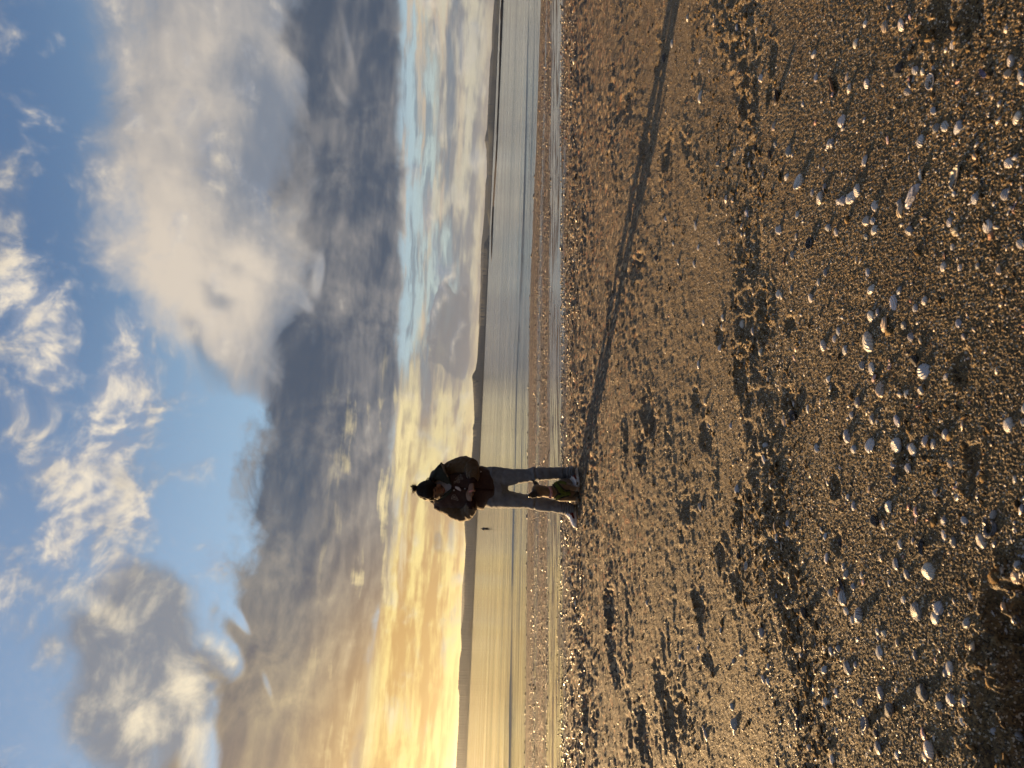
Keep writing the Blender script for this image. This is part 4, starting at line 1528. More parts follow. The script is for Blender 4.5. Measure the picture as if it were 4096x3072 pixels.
for ea in (Dg(2135, 1925, -.003), Dg(2130, 1974, .06)):
    dk = np.maximum(dk, ss(np.linalg.norm(co - np.array(ea), axis=1), .06, .035) * .9)
back = ss(co[:, 1], YD + .10, YD + .20)
dk = np.maximum(dk, back * .75)
nk = np.array(Dg(2185, 1950, .03))
dk = np.maximum(dk, ss(np.linalg.norm(co - nk, axis=1), .06, .03) * .4)
dk = np.clip(dk + 0.15 * perlin(co[:, 0] * 30, co[:, 2] * 30, 77), 0, 1)
float_attr(dm, 'dark', dk)
m, gg, b = new_mat('dog_coat')
cc = obj_coords(gg)
fur = gg.noise(gg.vmath('MULTIPLY', cc, (1, 1, .35)), 160, 3, .6)
tan = gg.mix(gg.sstep(gg.noise(cc, 14, 4, .6), .35, .65), (0.165, 0.094, 0.042), (0.110, 0.062, 0.028))
finish(gg, b, gg.mix(gg.attr('dark'), tan, (0.018, 0.012, 0.010)), 0.75, 0.25, bump=fur, dist=.003, strength=.6, Sheen_Weight=0.3)
part('body', dm, m, dog)
d_bvh = bvh_of(dm)
M_HARN = plain('green_webbing', (0.085, 0.105, 0.016), (0.065, 0.082, 0.012), 0.8, 60, 0.2, .4, 900)
M_EDGE = plain('black_webbing', (0.012, 0.012, 0.012), (0.02, 0.02, 0.018), 0.8, 60, 0.2)
M_COLLAR = plain('pink_webbing', (0.42, 0.21, 0.19), (0.36, 0.17, 0.16), 0.75, 60, 0.2)
M_NOSE = plain('dog_nose', (0.010, 0.009, 0.009), (0.016, 0.014, 0.014), 0.3, 60, 0.5)
harness = part('harness', ribbon('harness', d_bvh, [(2222, 1932), (2228, 1943), (2240, 1958), (2250, 1973), (2268, 1976), (2280, 1972)], 15, .010, .008, 5), M_HARN, dog)
part('chest_strap', ribbon('chest_strap', d_bvh, [(2222, 1997), (2230, 1988), (2240, 1980), (2252, 1974)], 14, .012, .008, 5), M_HARN, harness)
part('shoulder_strap', ribbon('shoulder_strap', d_bvh, [(2220, 1934), (2236, 1929), (2256, 1931), (2264, 1936)], 8, .008, .006, 4), M_HARN, harness)
part('edging', ribbon('edging', d_bvh, [(2212, 1940), (2220, 1952), (2231, 1966), (2230, 1978), (2216, 1993)], 4, .012, .006, 3), M_EDGE, harness)
part('edging', ribbon('edging', d_bvh, [(2230, 1934), (2240, 1944), (2254, 1958), (2268, 1964), (2278, 1960)], 4, .012, .006, 3), M_EDGE, harness)
part('edging', ribbon('edging', d_bvh, [(2230, 1999), (2242, 1992), (2256, 1984), (2274, 1981)], 4, .012, .006, 3), M_EDGE, harness)
bm = bmesh.new()
h = d_bvh.ray_cast(CAM, ray(2238, 1976).normalized())
ball(bm, (h[0] or Dg(2238, 1976)) + Vector((0, -.012, 0)), (.012, .005, .014), None, 12)
part('badge', mesh_of('badge', bm), M_EDGE, harness)
collar_o = part('collar', ribbon('collar', d_bvh, [(2196, 1946), (2203, 1957), (2206, 1970), (2204, 1983), (2198, 1992)], 10, .007, .006, 4), M_COLLAR, dog)
h = d_bvh.ray_cast(CAM, ray(2206, 1978).normalized())
bm = bmesh.new()
ball(bm, (h[0] or Dg(2206, 1978)) + Vector((0, -.012, 0)), (.020, .008, .014), None, 12)
part('buckle', mesh_of('buckle', bm), M_COLLAR, collar_o)
bm = bmesh.new()
ball(bm, Dg(2116.5, 1983, -.118), (.017, .013, .013), None, 14)
part('nose', mesh_of('nose', bm), M_NOSE, dog)
for (a, b2) in ((2143, 1964), (2141, 1979)):
    h = d_bvh.ray_cast(CAM, ray(a, b2).normalized())
    if h[0] is not None:
        bm = bmesh.new()
        ball(bm, h[0] + Vector((0, .004, 0)), (.0085, .0085, .0085), None, 12)
        part('eye', mesh_of('eye', bm), M_NOSE, dog)
h = d_bvh.ray_cast(CAM, ray(2136, 1984).normalized())

# ------------------------------------------------------------------ someone wading far out
YW = 123.5


def Wd(x, y, d=0.0):
    return at(x, y, YW + d)


wq = Wd(1949, 2115)
wader = empty('person', (wq.x, YW, SEA_Z - .75))
tag(wader, 'tiny dark figure wading thigh deep in the bay, far beyond the standing person', 'person')
bm = bmesh.new()
ball(bm, Wd(1926, 2115.7), (.085, .105, .120))
sweep(bm, [Wd(1928.5, 2115.6), Wd(1930.5, 2115.4)], [.055, .06], None, 12)
sweep(bm, [Wd(1931, 2115), Wd(1936, 2115), Wd(1941, 2115)], [.17, .15, .15], [.10, .10, .10], 16, side=XA)
for s, q in ((-1, 2112.6), (1, 2117.6)):
    sweep(bm, [Wd(1942, q + (.4 if s < 0 else -.4)), Wd(1951, q), Vector((Wd(1951, q).x, YW, SEA_Z - .7))], [.085, .075, .055], None, 12)
    e = [(1931.5, 2111.4), (1937, 2110.8), (1941.5, 2111.5)] if s < 0 else [(1931.5, 2118.6), (1935.5, 2121.2), (1940, 2124)]
    sweep(bm, [Wd(*p) for p in e], [.055, .045, .038], None, 10)
    ball(bm, Wd(e[-1][0] + 1.2, e[-1][1] + .3), (.035, .035, .06), None, 8)
part('body', fuse('body', bm, .018, 2), M_SKIN, wader)
bm = bmesh.new()
sweep(bm, [Wd(1930.3, 2115.2), Wd(1933, 2115), Wd(1937, 2114.8), Wd(1941.5, 2115)], [.16, .215, .20, .185], [.11, .13, .13, .13], 18, side=XA)
for p in ([(1931.5, 2111.8), (1936.5, 2111.0)], [(1931.5, 2118.6), (1935.3, 2120.8)]):
    sweep(bm, [Wd(*q) for q in p], [.08, .065], None, 12)
part('shirt', fuse('shirt', bm, .02, 3), plain('far_shirt', (0.10, 0.10, 0.12), (0.07, 0.07, 0.08), .9), wader)
bm = bmesh.new()
sweep(bm, [Wd(1940.5, 2115), Wd(1943.5, 2115)], [.18, .18], [.125, .125], 16, side=XA)
for q in (2112.8, 2117.4):
    sweep(bm, [Wd(1943, q), Wd(1951.5, q)], [.105, .10], None, 14)
part('trousers', fuse('trousers', bm, .02, 3), plain('far_trousers', (0.012, 0.012, 0.015), (0.02, 0.02, 0.022), .9), wader)
bm = bmesh.new()
ball(bm, Wd(1925.2, 2115.5, .02), (.095, .11, .11))
part('hair', mesh_of('hair', bm), M_HAIR, wader)

# ------------------------------------------------------------------ shells, pebbles and scraps on the sand
# traced in six enlarged pieces of the photograph: x, y, length (pixels of that piece), kind and colour
# kinds: c clam valve, k ribbed cockle, o valve lying open side up, m mussel, f broken piece, p pebble, r hollow ring of a broken shell
# colours: w white, b bluish, g grey, t tan, q pink, d dark, o rust, s striped, u purple
PIECES = {
 'A': ((3000, 1000, 1.6588), """800 260 85 cw;780 145 80 cb;985 270 60 cb;950 350 105 cw;1150 335 60 cw;1275 110 75 cw;1388 118 50 cw;1510 105 45 cb;1655 135 70 ct;1085 155 50 cg;460 215 50 cw;430 145 40 ct;275 260 60 cg;
190 290 60 cw;207 308 50 cw;510 150 60 cg;405 320 70 kw;800 440 75 cw;840 415 60 cb;872 405 45 cs;893 490 140 ft;780 610 160 cw*;1088 385 60 cb;1005 500 60 kg;1060 575 65 cg;1120 600 50 ct;1375 485 60 cb;1410 575 50 cg;
1255 605 40 cb;485 635 75 cw;562 590 50 cw;588 540 60 cb;627 665 70 ks;590 705 30 pd;705 715 45 cg;795 790 110 cw;742 765 60 cg;855 770 40 ct;925 775 50 rq;825 850 70 fq;860 920 120 ct*;1090 725 70 pd*;1145 805 120 cs*;1300 775 40 cb;
1290 840 55 cb;520 855 55 cw;525 920 50 cg;630 810 45 cb;285 720 65 cq;255 705 45 cb;245 880 45 fq;710 1010 75 cg;670 1095 50 cb;1030 955 55 cw;1125 930 60 kb;800 1125 70 cg;830 1140 50 cb;785 1180 45 fw;960 1135 95 cb;
1280 1220 70 cb;1700 1160 100 cw*;1810 1050 80 cw;1800 1140 60 cb;635 1235 90 ks;680 1320 60 ks;790 1295 100 cs;955 1295 110 ks*;1065 1325 90 cw;1010 1305 50 fw;1150 1265 80 cg;1195 1285 80 cg;1310 1420 70 ct;935 1420 70 cg;
1038 1445 60 cb;950 1530 70 cd;1480 1480 75 fw;1740 1525 60 cw;1345 1575 50 fq;1215 1610 60 cg;1350 1640 50 cb;215 1130 100 ct;290 1095 95 od;260 1025 50 cw;385 1050 80 fw;435 1315 60 cb;95 1300 60 cb;90 1390 75 cw;585 1440 50 cb;
785 1590 60 ft;640 1640 50 cw;75 680 60 cg;210 700 45 cw;440 720 40 cb;120 855 50 cg;290 35 60 cg;30 540 55 cg;145 355 40 fo;215 405 35 cw;720 60 60 ft;620 20 40 cb"""),
 'B': ((3000, 0, 1.6588), """425 355 70 ks;697 290 70 cw;887 175 80 ct;752 155 55 cw;1005 165 100 fw;1050 110 55 fq;1175 130 30 ft;1335 295 80 cw;1050 350 65 cb;1160 325 40 fw;1735 405 80 cw;1725 490 60 ct;1800 505 75 cb;1555 490 90 mu*;980 465 80 pd*;
1095 465 60 cb;1137 475 55 cw;1072 525 65 cg;1192 540 100 ow;1033 605 85 cg;877 560 55 ft;765 555 90 cw;640 515 70 ct;655 590 75 cw;545 625 55 fq;440 515 60 cw;415 495 40 fw;190 640 100 od*;160 835 70 ct;612 800 90 cw*;1215 735 60 cb;
1235 845 70 cg;1292 835 85 cw;1375 845 110 ks;1775 780 95 cw*;1730 1080 80 cw;1125 935 90 cs;910 925 70 fq;520 955 75 cw;550 950 70 cb;765 1065 80 cw;845 1065 35 ks;945 1020 35 cb;1140 1160 100 fw;1075 1300 190 mb*;995 1400 120 ft;
988 1345 50 cb;1365 1170 180 mg*;1350 1285 50 ks;1490 1320 80 cb;1700 1290 80 cb;1770 1365 60 mu;1805 1250 50 cg;340 1215 110 ow;248 1175 60 cw;500 1245 60 cg;495 1125 50 ct;460 1160 45 cw;470 1315 90 cw;420 1280 60 cg;630 1270 35 ct;
675 1310 100 cw*;715 1265 90 kw;625 1330 65 cb;593 1340 60 cb;758 1255 45 cg;830 1365 80 cw;775 1465 70 kw;820 1465 50 cb;825 1525 85 kw;530 1510 55 cb;580 1540 60 cw;1058 1530 70 kg;1365 1535 70 kt;1318 1475 70 cb;1580 1505 90 cw;
1593 1565 70 ko;1800 1620 80 cw;1340 1640 50 cw;410 1620 80 od;310 1575 60 cg;200 1525 70 cw;178 1520 50 cb;320 1425 55 cw;270 1380 40 ft;770 1570 60 cg;955 1610 40 ct;145 1080 50 fw;135 1030 80 md;265 1000 90 cg;30 985 60 pd;
165 965 70 cg;85 1165 60 cg;40 205 50 cw;268 205 45 cb;95 365 40 cb;350 455 40 cb;75 515 60 cw;410 680 40 ft"""),
 'C': ((3000, 2000, 1.5474), """850 40 80 ks;630 35 65 cb;765 130 80 pd*;820 155 60 fw;1015 75 80 fq;1022 125 50 fq;1310 125 60 cb;1180 130 60 kb;1175 225 95 cw;1240 260 70 kg;1410 255 95 kw*;1475 175 120 rd*;1490 90 60 cg;920 275 60 cw;890 215 40 pd;
1000 250 50 fg;1055 290 95 md;545 270 70 od;465 360 65 cw;235 145 50 cb;330 150 40 cw;170 170 70 ft;170 235 80 cb;190 295 70 ft;460 225 50 cs;800 360 50 ct;895 395 75 cb;955 460 65 cb;1095 440 110 kw*;850 515 55 cb;680 465 50 cw;
700 510 55 fq;590 460 70 cg;568 415 60 cb;565 520 80 md;540 555 50 fo;570 605 105 cb;635 535 45 cb;490 575 45 cg;595 690 55 cw;675 715 110 cs*;630 745 55 cb;935 620 60 cw;1015 690 120 kg*;940 680 40 fo;1155 670 90 cb;1130 735 85 kw;
1270 755 40 fw;1325 760 75 cg;1345 600 60 cg;1565 435 70 ft;1660 405 60 cb;1630 475 90 kt;345 700 70 pd*;80 825 70 cg;790 815 45 cw;825 830 60 cw;790 855 45 cg;660 865 50 cb;800 945 100 cs*;905 885 60 ct;1015 960 60 cg;1145 990 50 fq;
1220 1040 95 cw*;1195 1070 50 cb;1345 1030 55 ct;550 920 50 cg;500 935 60 cb;465 1050 70 cb;610 1040 90 cg;655 1020 45 cb;810 1195 85 cb;1075 1185 110 pg*;905 1175 45 cw;890 1305 95 pg*;690 1255 60 cg;535 1200 75 cw;475 1260 85 cw;
1235 1235 85 cs;1300 1240 80 cw;1170 1275 60 cg;1310 1365 65 cw;1450 1430 50 cb;1540 1460 60 kg;735 1380 90 og;705 1425 60 cg;790 1450 50 cd;1080 1450 100 fq;1110 1545 110 cw*;1085 1590 60 cg;540 1430 50 cg;295 1310 60 cd;300 1395 70 cd;
640 1495 40 cg;805 1535 80 cg;915 1585 70 cs;520 1605 60 cw;735 1575 55 cg;370 1530 50 ct;180 1625 55 cd;90 1110 60 cw;120 1125 50 cb;1375 915 80 ft;120 1030 45 cg"""),
 'D': ((2200, 0, 1.659), """1000 640 90 cw;915 120 50 cw;1085 150 60 ct;540 265 40 cb;610 310 40 cw;810 290 60 cb;1040 345 40 cw;997 405 50 cw;1240 185 55 cb;1320 150 40 cw;1300 290 70 ft;1155 775 40 cw;1220 1010 60 cg;1085 1030 45 cw;1050 1020 40 cb;1115 1085 50 cg;
1310 1095 60 cw;1165 1320 60 cw;1210 1325 60 ft;755 1325 45 cg;865 1330 45 cg;870 1390 45 pd;1300 1420 70 cb;1270 1500 50 cb;970 1500 70 cg;985 1640 50 cw;1120 1605 50 cb;815 1615 50 cb;705 1580 45 cg;770 1450 50 cb;1220 1485 45 cg;
560 1300 40 cb;605 1305 35 cb;790 810 45 cg;850 800 40 cw;720 830 40 cb;690 935 40 cb;695 1110 35 cb;780 1010 40 pd;760 385 50 pd"""),
 'E': ((2200, 1000, 1.659), """955 95 60 cb;850 80 50 cg;855 130 45 cb;870 190 50 md;855 245 40 cb;705 60 55 pd;700 210 35 cw;725 240 35 cb;770 190 40 cw;565 305 35 pd;1075 215 45 cb;1010 480 55 cw*;740 440 40 cw;1145 450 50 cw;1135 510 50 cb;1125 650 55 cw;
1150 625 45 cb;765 640 45 cb;795 660 35 cb;895 720 45 cs;975 760 65 cw*;900 885 35 pd;1030 775 35 cg;1050 770 30 cb;1055 860 40 cg;1025 1005 60 kt*;745 1000 30 cw;1260 490 60 kw;1210 50 45 cb;1250 20 45 cw;1145 265 40 cb;1035 1160 50 cg;
1105 1225 35 cb;1200 1165 50 cb;1265 1495 40 cb;1250 1590 65 cb;1200 960 40 cg;850 330 45 cb;1215 1360 35 cb;705 1550 35 cg;510 630 35 cb;450 1220 35 cb;515 1335 35 cb"""),
 'F': ((2200, 2000, 1.548), """930 45 60 cg;1190 155 75 kt*;1230 410 55 ow;1180 355 50 pd;630 300 45 ct;965 295 40 cg;1010 380 40 cb;700 330 35 fq;535 510 35 cb;695 510 35 cb;605 640 45 cg;530 685 40 cb;650 715 30 cb;1055 805 45 cb;1100 795 40 cb;915 915 45 cw;
1190 945 55 cg;805 975 50 cg;880 985 30 cb;1135 1000 45 cg;475 1195 40 cg;1125 1280 50 cb;1145 1390 90 cg*;1140 1440 60 cg;965 1460 70 cg;950 1415 45 cg;1210 630 40 cb;1225 620 35 cw;1120 1555 40 cg;1140 1550 40 cg;835 1600 40 pd;920 1330 40 fq"""),
}
SHELL_COL = {'w': (0.62, 0.57, 0.53), 'b': (0.38, 0.375, 0.40), 'g': (0.30, 0.285, 0.28), 't': (0.47, 0.365, 0.27), 'q': (0.52, 0.36, 0.34), 'd': (0.055, 0.05, 0.055), 'o': (0.42, 0.19, 0.09), 's': (0.52, 0.52, 0.55), 'u': (0.26, 0.19, 0.27)}


def shell_material(name, banded=0.0, ribs=False, dark=False):
    m, gg, b = new_mat(name)
    co = obj_coords(gg)
    oi = gg.node('ShaderNodeObjectInfo')
    base = E(gg, oi.outputs['Color'])
    rnd = E(gg, oi.outputs['Random'])
    x, y, z = gg.sep(co)
    # growth lines ring the hinge at (0, -0.36)
    rr = gg.vmath('LENGTH', gg.vec(x * 0.9, y + 0.36, 0.0), out=1)
    jit = gg.noise(co, 3.0, 3, 0.5)
    ring = gg.math('SINE', (rr + jit * 0.12) * 46.0 + rnd * 9.0)
    ring2 = gg.noise(gg.vec(rr * 9.0 + rnd * 20.0, rnd * 7.0, 0), 1.0, 2, 0.6)
    blotch = gg.noise(gg.vmath('ADD', co, gg.vec(rnd * 9.0, rnd * 5.0, 0)), 2.2, 4, 0.6)
    worn = gg.mix(gg.sstep(blotch, 0.45, 0.70) * 0.45, base, (0.40, 0.36, 0.36))
    band = gg.sstep(ring2, 0.52, 0.62) * (0.25 + banded)
    c = gg.mix(band, worn, (0.17, 0.165, 0.20) if not dark else (0.12, 0.10, 0.09))
    c = gg.mix(gg.sstep(blotch, 0.62, 0.80) * 0.35, c, (0.34, 0.24, 0.15))
    h = ring * 0.5
    if ribs:
        th = gg.math('ARCTAN2', x, y + 0.42)
        h = h * 0.4 + gg.math('SINE', th * 34.0)
    finish(gg, b, c, 0.48, 0.4, bump=h, dist=0.012, strength=0.55)
    return m


M_SHELL, M_SHELLS, M_SHELLR = shell_material('shell'), shell_material('banded_shell', 0.55), shell_material('ribbed_shell', 0.05, True)
M_MUSSEL = shell_material('mussel_nacre', 0.1, False, True)
mpb, gpb, bpb = new_mat('pebble')
cpb = obj_coords(gpb)
oib = E(gpb, gpb.node('ShaderNodeObjectInfo').outputs['Color'])
finish(gpb, bpb, gpb.mix(gpb.sstep(gpb.noise(cpb, 5, 5, .65), .35, .7), oib, (0.10, 0.09, 0.085)), 0.7, 0.35, bump=gpb.noise(cpb, 18, 4, .6), dist=.05, strength=.5)


def valve(name, asp, hgt, skew, seed, ribs=0, open_up=False, mussel=False):
    """one valve of a bivalve, a unit long, hollow, its hinge at -y"""
    n, k = 22, 8
    rg = random.Random(seed)
    V, Fc = [], []
    for layer in (0, 1):
        for j in range(k + 1):
            v = j / k
            for i in range(n):
                a = i / n * 2 * math.pi
                ex, ey = math.sin(a), -math.cos(a)
                if mussel:
                    ox = 0.5 * ex
                    oy = asp * 0.5 * ey * (0.55 + 0.45 * (0.5 + 0.5 * ex)) + 0.05 * ex * ex
                else:
                    sharp = 1 - 0.13 * max(0, -ey) ** 3
                    ox = 0.5 * ex * sharp + skew * 0.12 * max(0, -ey) ** 2
                    oy = asp * 0.5 * ey
                ux, uy = (skew * 0.10, -asp * 0.36) if not mussel else (-0.36, 0.0)
                r_ = v
                px, py = ux * (1 - r_) * 0.8 + ox * r_ + ux * .0, uy * (1 - r_) * 0.8 + oy * r_
                top = math.sqrt(max(0.0, 1 - v ** 2.3))
                hz = hgt * top
                if ribs:
                    hz += 0.012 * math.sin(a * ribs) * v * top ** .5
                jx = 1 + 0.02 * math.sin(a * 5 + seed)
                sc_ = 1.0 if layer == 0 else 0.93
                dz = 0.0 if layer == 0 else -0.045 * (1 if v < 1 else .4)
                V.append((px * jx * sc_, py * jx * sc_, hz + dz))
    off = n * (k + 1)
    for layer in (0, 1):
        for j in range(k):
            for i in range(n):
                q = [layer * off + j * n + i, layer * off + j * n + (i + 1) % n, layer * off + (j + 1) * n + (i + 1) % n, layer * off + (j + 1) * n + i]
                Fc.append(q if layer == 0 else q[::-1])
    for i in range(n):
        Fc.append([k * n + i, k * n + (i + 1) % n, off + k * n + (i + 1) % n, off + k * n + i])
    V = np.array(V)
    if open_up:
        V[:, 2] = hgt - V[:, 2]
    bm = bmesh.new()
    vs = [bm.verts.new(v) for v in V]
    for f in Fc:
        bm.faces.new([vs[i] for i in f])
    bmesh.ops.remove_doubles(bm, verts=bm.verts[:], dist=1e-4)
    me = mesh_of(name, bm)
    return me


def shard(name, seed, long=1.0):
    """a curved broken piece with a jagged outline"""
    rg = random.Random(seed)
    n = 9
    bm = bmesh.new()
    rim = [(0.5 * rg.uniform(.65, 1.05) * math.cos(i / n * 6.283), 0.28 / long * rg.uniform(.6, 1.15) * math.sin(i / n * 6.283)) for i in range(n)]
    z = lambda x, y: 0.16 - 0.45 * x * x - 0.8 * y * y
    tops = [bm.verts.new((x, y, z(x, y))) for x, y in rim]
    mids = [bm.verts.new((x * .5, y * .5, z(x * .5, y * .5))) for x, y in rim]
    bots = [bm.verts.new((x * .96, y * .96, z(x, y) - .055)) for x, y in rim]
    c0, c1_ = bm.verts.new((0, 0, z(0, 0))), bm.verts.new((0, 0, z(0, 0) - .06))
    for i in range(n):
        j = (i + 1) % n
        bm.faces.new((tops[i], tops[j], mids[j], mids[i]))
        bm.faces.new((mids[i], mids[j], c0))
        bm.faces.new((tops[i], bots[i], bots[j], tops[j]))
        bm.faces.new((bots[j], bots[i], c1_))
    return mesh_of(name, bm)


def stone(name, seed):
    bm = bmesh.new()
    bmesh.ops.create_icosphere(bm, subdivisions=3, radius=0.5)
    for v in bm.verts:
        p = v.co
        d = 1 + 0.30 * float(perlin(np.float64(p.x * 1.7 + seed), np.float64(p.y * 1.7 + p.z * 1.3), seed)) + 0.10 * float(perlin(np.float64(p.x * 5 + seed), np.float64(p.z * 5 + p.y * 4), seed + 3))
        v.co = Vector((p.x * d, p.y * d * .75, p.z * d * .55 + .18))
    return mesh_of(name, bm)


def broken_ring(name, seed):
    """what is left of a hollow shell: a thick C-shaped wall round a hole"""
    bm = bmesh.new()
    pts, ra, rb = [], [], []
    for k in range(13):
        a = R(-140 + k / 12 * 285)
        pts.append(Vector((math.cos(a) * .38, math.sin(a) * .30, .14 + .05 * math.sin(a * 2 + seed))))
        ra.append(.075 + .035 * math.sin(k * 1.7 + seed))
        rb.append(.12 + .03 * math.cos(k * 1.3))
    sweep(bm, pts, ra, rb, 10, side=ZA)
    return mesh_of(name, bm)


VAR = {
    'c': [valve('clam_a', .78, .30, .3, 1), valve('clam_b', .70, .27, -.5, 2), valve('clam_c', .82, .34, .1, 3), valve('clam_d', .66, .24, .6, 4)],
    'k': [valve('cockle_a', .86, .36, .1, 5, 17), valve('cockle_b', .80, .33, -.2, 6, 15)],
    'o': [valve('bowl_a', .76, .26, .3, 7, 0, True), valve('bowl_b', .70, .24, -.3, 8, 0, True)],
    'm': [valve('mussel_a', .46, .17, 0, 9, 0, False, True), valve('mussel_b', .42, .16, 0, 10, 0, True, True)],
    'f': [shard('shard_%d' % i, 20 + i, 1.0 + .25 * (i % 3)) for i in range(6)],
    'p': [stone('stone_%d' % i, 40 + i) for i in range(4)],
    'r': [broken_ring('ring_%d' % i, i) for i in range(2)],
}
for kk, ms in VAR.items():
    for me in ms:
        me.materials.append({'p': mpb, 'm': M_MUSSEL, 'k': M_SHELLR}.get(kk, M_SHELL))
VARS = [me.copy() for me in VAR['c']]
for me in VARS:
    me.materials.clear()
    me.materials.append(M_SHELLS)
KINDN = {'c': ('clam_shell', 'clam shell'), 'k': ('cockle_shell', 'ribbed cockle shell'), 'o': ('open_shell', 'upturned shell'), 'm': ('mussel_shell', 'mussel shell'), 'f': ('shell_fragment', 'shell fragment'), 'p': ('pebble', 'pebble'), 'r': ('broken_shell', 'hollow broken shell')}
CATN = {'p': 'pebble'}
COLN = {'w': 'white', 'b': 'bluish', 'g': 'grey', 't': 'tan', 'q': 'pinkish', 'd': 'dark', 'o': 'rust-coloured', 's': 'grey-banded', 'u': 'purple'}
# the most striking ones, named by hand; the others are described from them
HAND = {('A', 780, 610): ('largest smooth white clam shell, mid beach, domed side up', 'largest white clam'),
        ('A', 860, 920): ('long tan clam shell just landward of a pink shard', 'long tan clam'),
        ('A', 1090, 725): ('small black pebble throwing a long shadow beside a banded clam', 'black shadow-casting pebble'),
        ('A', 1145, 805): ('plump white clam with dark banded edge beside a black pebble', 'plump banded clam'),
        ('A', 1700, 1160): ('big round white clam alone near the camera, in blurred sand', 'big lone white clam'),
        ('A', 955, 1295): ('grey cockle with strong dark bands beside a plain white clam', 'dark-banded cockle'),
        ('B', 1555, 490): ('curved purple mussel shell alone on bare sand', 'purple mussel'),
        ('B', 980, 465): ('round black pebble amid pale clams', 'round black pebble'),
        ('B', 190, 640): ('dark upturned shell with a pale rim, in a crusty hollow', 'dark rimmed shell'),
        ('B', 612, 800): ('pointed clean white clam standing clear of other shells', 'pointed white clam'),
        ('B', 1775, 780): ('broad white clam at the near edge of the sand', 'broad near white clam'),
        ('B', 1075, 1300): ('largest mussel shell, blue-grey, propped against a white fragment', 'largest mussel'),
        ('B', 1365, 1170): ('very long narrow grey shell lying by itself', 'long narrow grey shell'),
        ('B', 675, 1310): ('round white clam in the middle of a tight cluster', 'clustered round clam'),
        ('C', 765, 130): ('upright dark oval pebble beside a white fragment', 'dark oval pebble'),
        ('C', 1410, 255): ('white ribbed cockle beside the hollow broken shell', 'white cockle by the ring'),
        ('C', 1475, 175): ('hollow broken ring of a dark shell, open at one side', 'hollow broken ring'),
        ('C', 1095, 440): ('large cream ribbed cockle shell standing alone', 'large cream cockle'),
        ('C', 675, 715): ('bluish clam with fine dark bands, its shadow beside it', 'bluish banded clam'),
        ('C', 1015, 690): ('greyish cream cockle shell, tall and worn', 'tall worn cockle'),
        ('C', 345, 700): ('narrow black pebble among tiny shells', 'narrow black pebble'),
        ('C', 800, 945): ('white clam with one dark half, by tiny shells', 'half-dark clam'),
        ('C', 1220, 1040): ('white clam leaning over a smaller shell', 'leaning white clam'),
        ('C', 1075, 1185): ('dark grey rounded stone with a broad shadow', 'dark rounded stone'),
        ('C', 890, 1305): ('grey-brown rounded stone, smaller of the two stones', 'grey-brown stone'),
        ('C', 1110, 1545): ('smooth white clam propped on a pink shard', 'clam on pink shard'),
        ('E', 1010, 480): ('white clam on smooth sand beyond the shell drift', 'lone far white clam'),
        ('E', 975, 760): ('white clam with a pebble shadow beside it, mid beach', 'mid-beach white clam'),
        ('E', 1025, 1005): ('tan ribbed cockle on the edge of a hollow', 'tan hollow-edge cockle'),
        ('F', 1190, 155): ('tan ribbed cockle in the shadow of a scuffed bank', 'tan bank cockle'),
        ('F', 1145, 1390): ('long grey clam overlapping another on open sand', 'long grey pair clam')}

entries = []
for pk, ((ox, oy, sc), txt) in PIECES.items():
    for tok in txt.replace('\n', '').split(';'):
        a, b_, L, kc = tok.split()
        a, b_, L = float(a), float(b_), float(L)
        sx_, sy_ = ox + a / sc, oy + b_ / sc
        if pk in 'DEF' and sx_ > 3005:
            continue
        q = ground_hit(sx_, sy_)
        depth = (q - CAM).dot(fwd)
        entries.append(dict(p=q, L=L / sc / FPX * depth, px=L / sc, kind=kc[0], col=kc[1], hand=HAND.get((pk, int(a), int(b_)))))
entries.sort(key=lambda e: -e['px'])
anchors = [e for e in entries if e['hand']]
NSHELL = 318
ZS = ground_z(np.array([e['p'].x for e in entries]), np.array([e['p'].y for e in entries]))
WORDS = ['', 'touching']
used = {}
rsh = random.Random(3)


# what sets a shell apart: its look, and its turn going out from a shell one can find
ORD = 'first second third fourth fifth sixth seventh eighth ninth tenth eleventh twelfth'.split()
for e in entries[:NSHELL]:
    if e['hand']:
        e['label'] = e['hand'][0]
        continue
    size = 'large' if e['px'] > 55 else 'middling' if e['px'] > 38 else 'small' if e['px'] > 26 else 'tiny'
    a = min(anchors, key=lambda a: (a['p'] - e['p']).length)
    d = e['p'] - a['p']
    T, S = NX * d.x + NY * d.y, NY * d.x - NX * d.y
    way = ('seaward' if T > 0 else 'landward') if abs(T) > abs(S) else ('along the shadows' if S > 0 else 'towards the sun')
    key = (f"{size} {COLN[e['col']]} {KINDN[e['kind']][1]}", a['hand'][1], way)
    used.setdefault(key, []).append((d.length, e))
for (look, an, way), lst in used.items():
    lst.sort(key=lambda t: t[0])
    for i, (_d, e) in enumerate(lst):
        e['label'] = f"{look} lying {way} from the {an}" if len(lst) == 1 else f"{ORD[i]} {look} going {way} from the {an}"


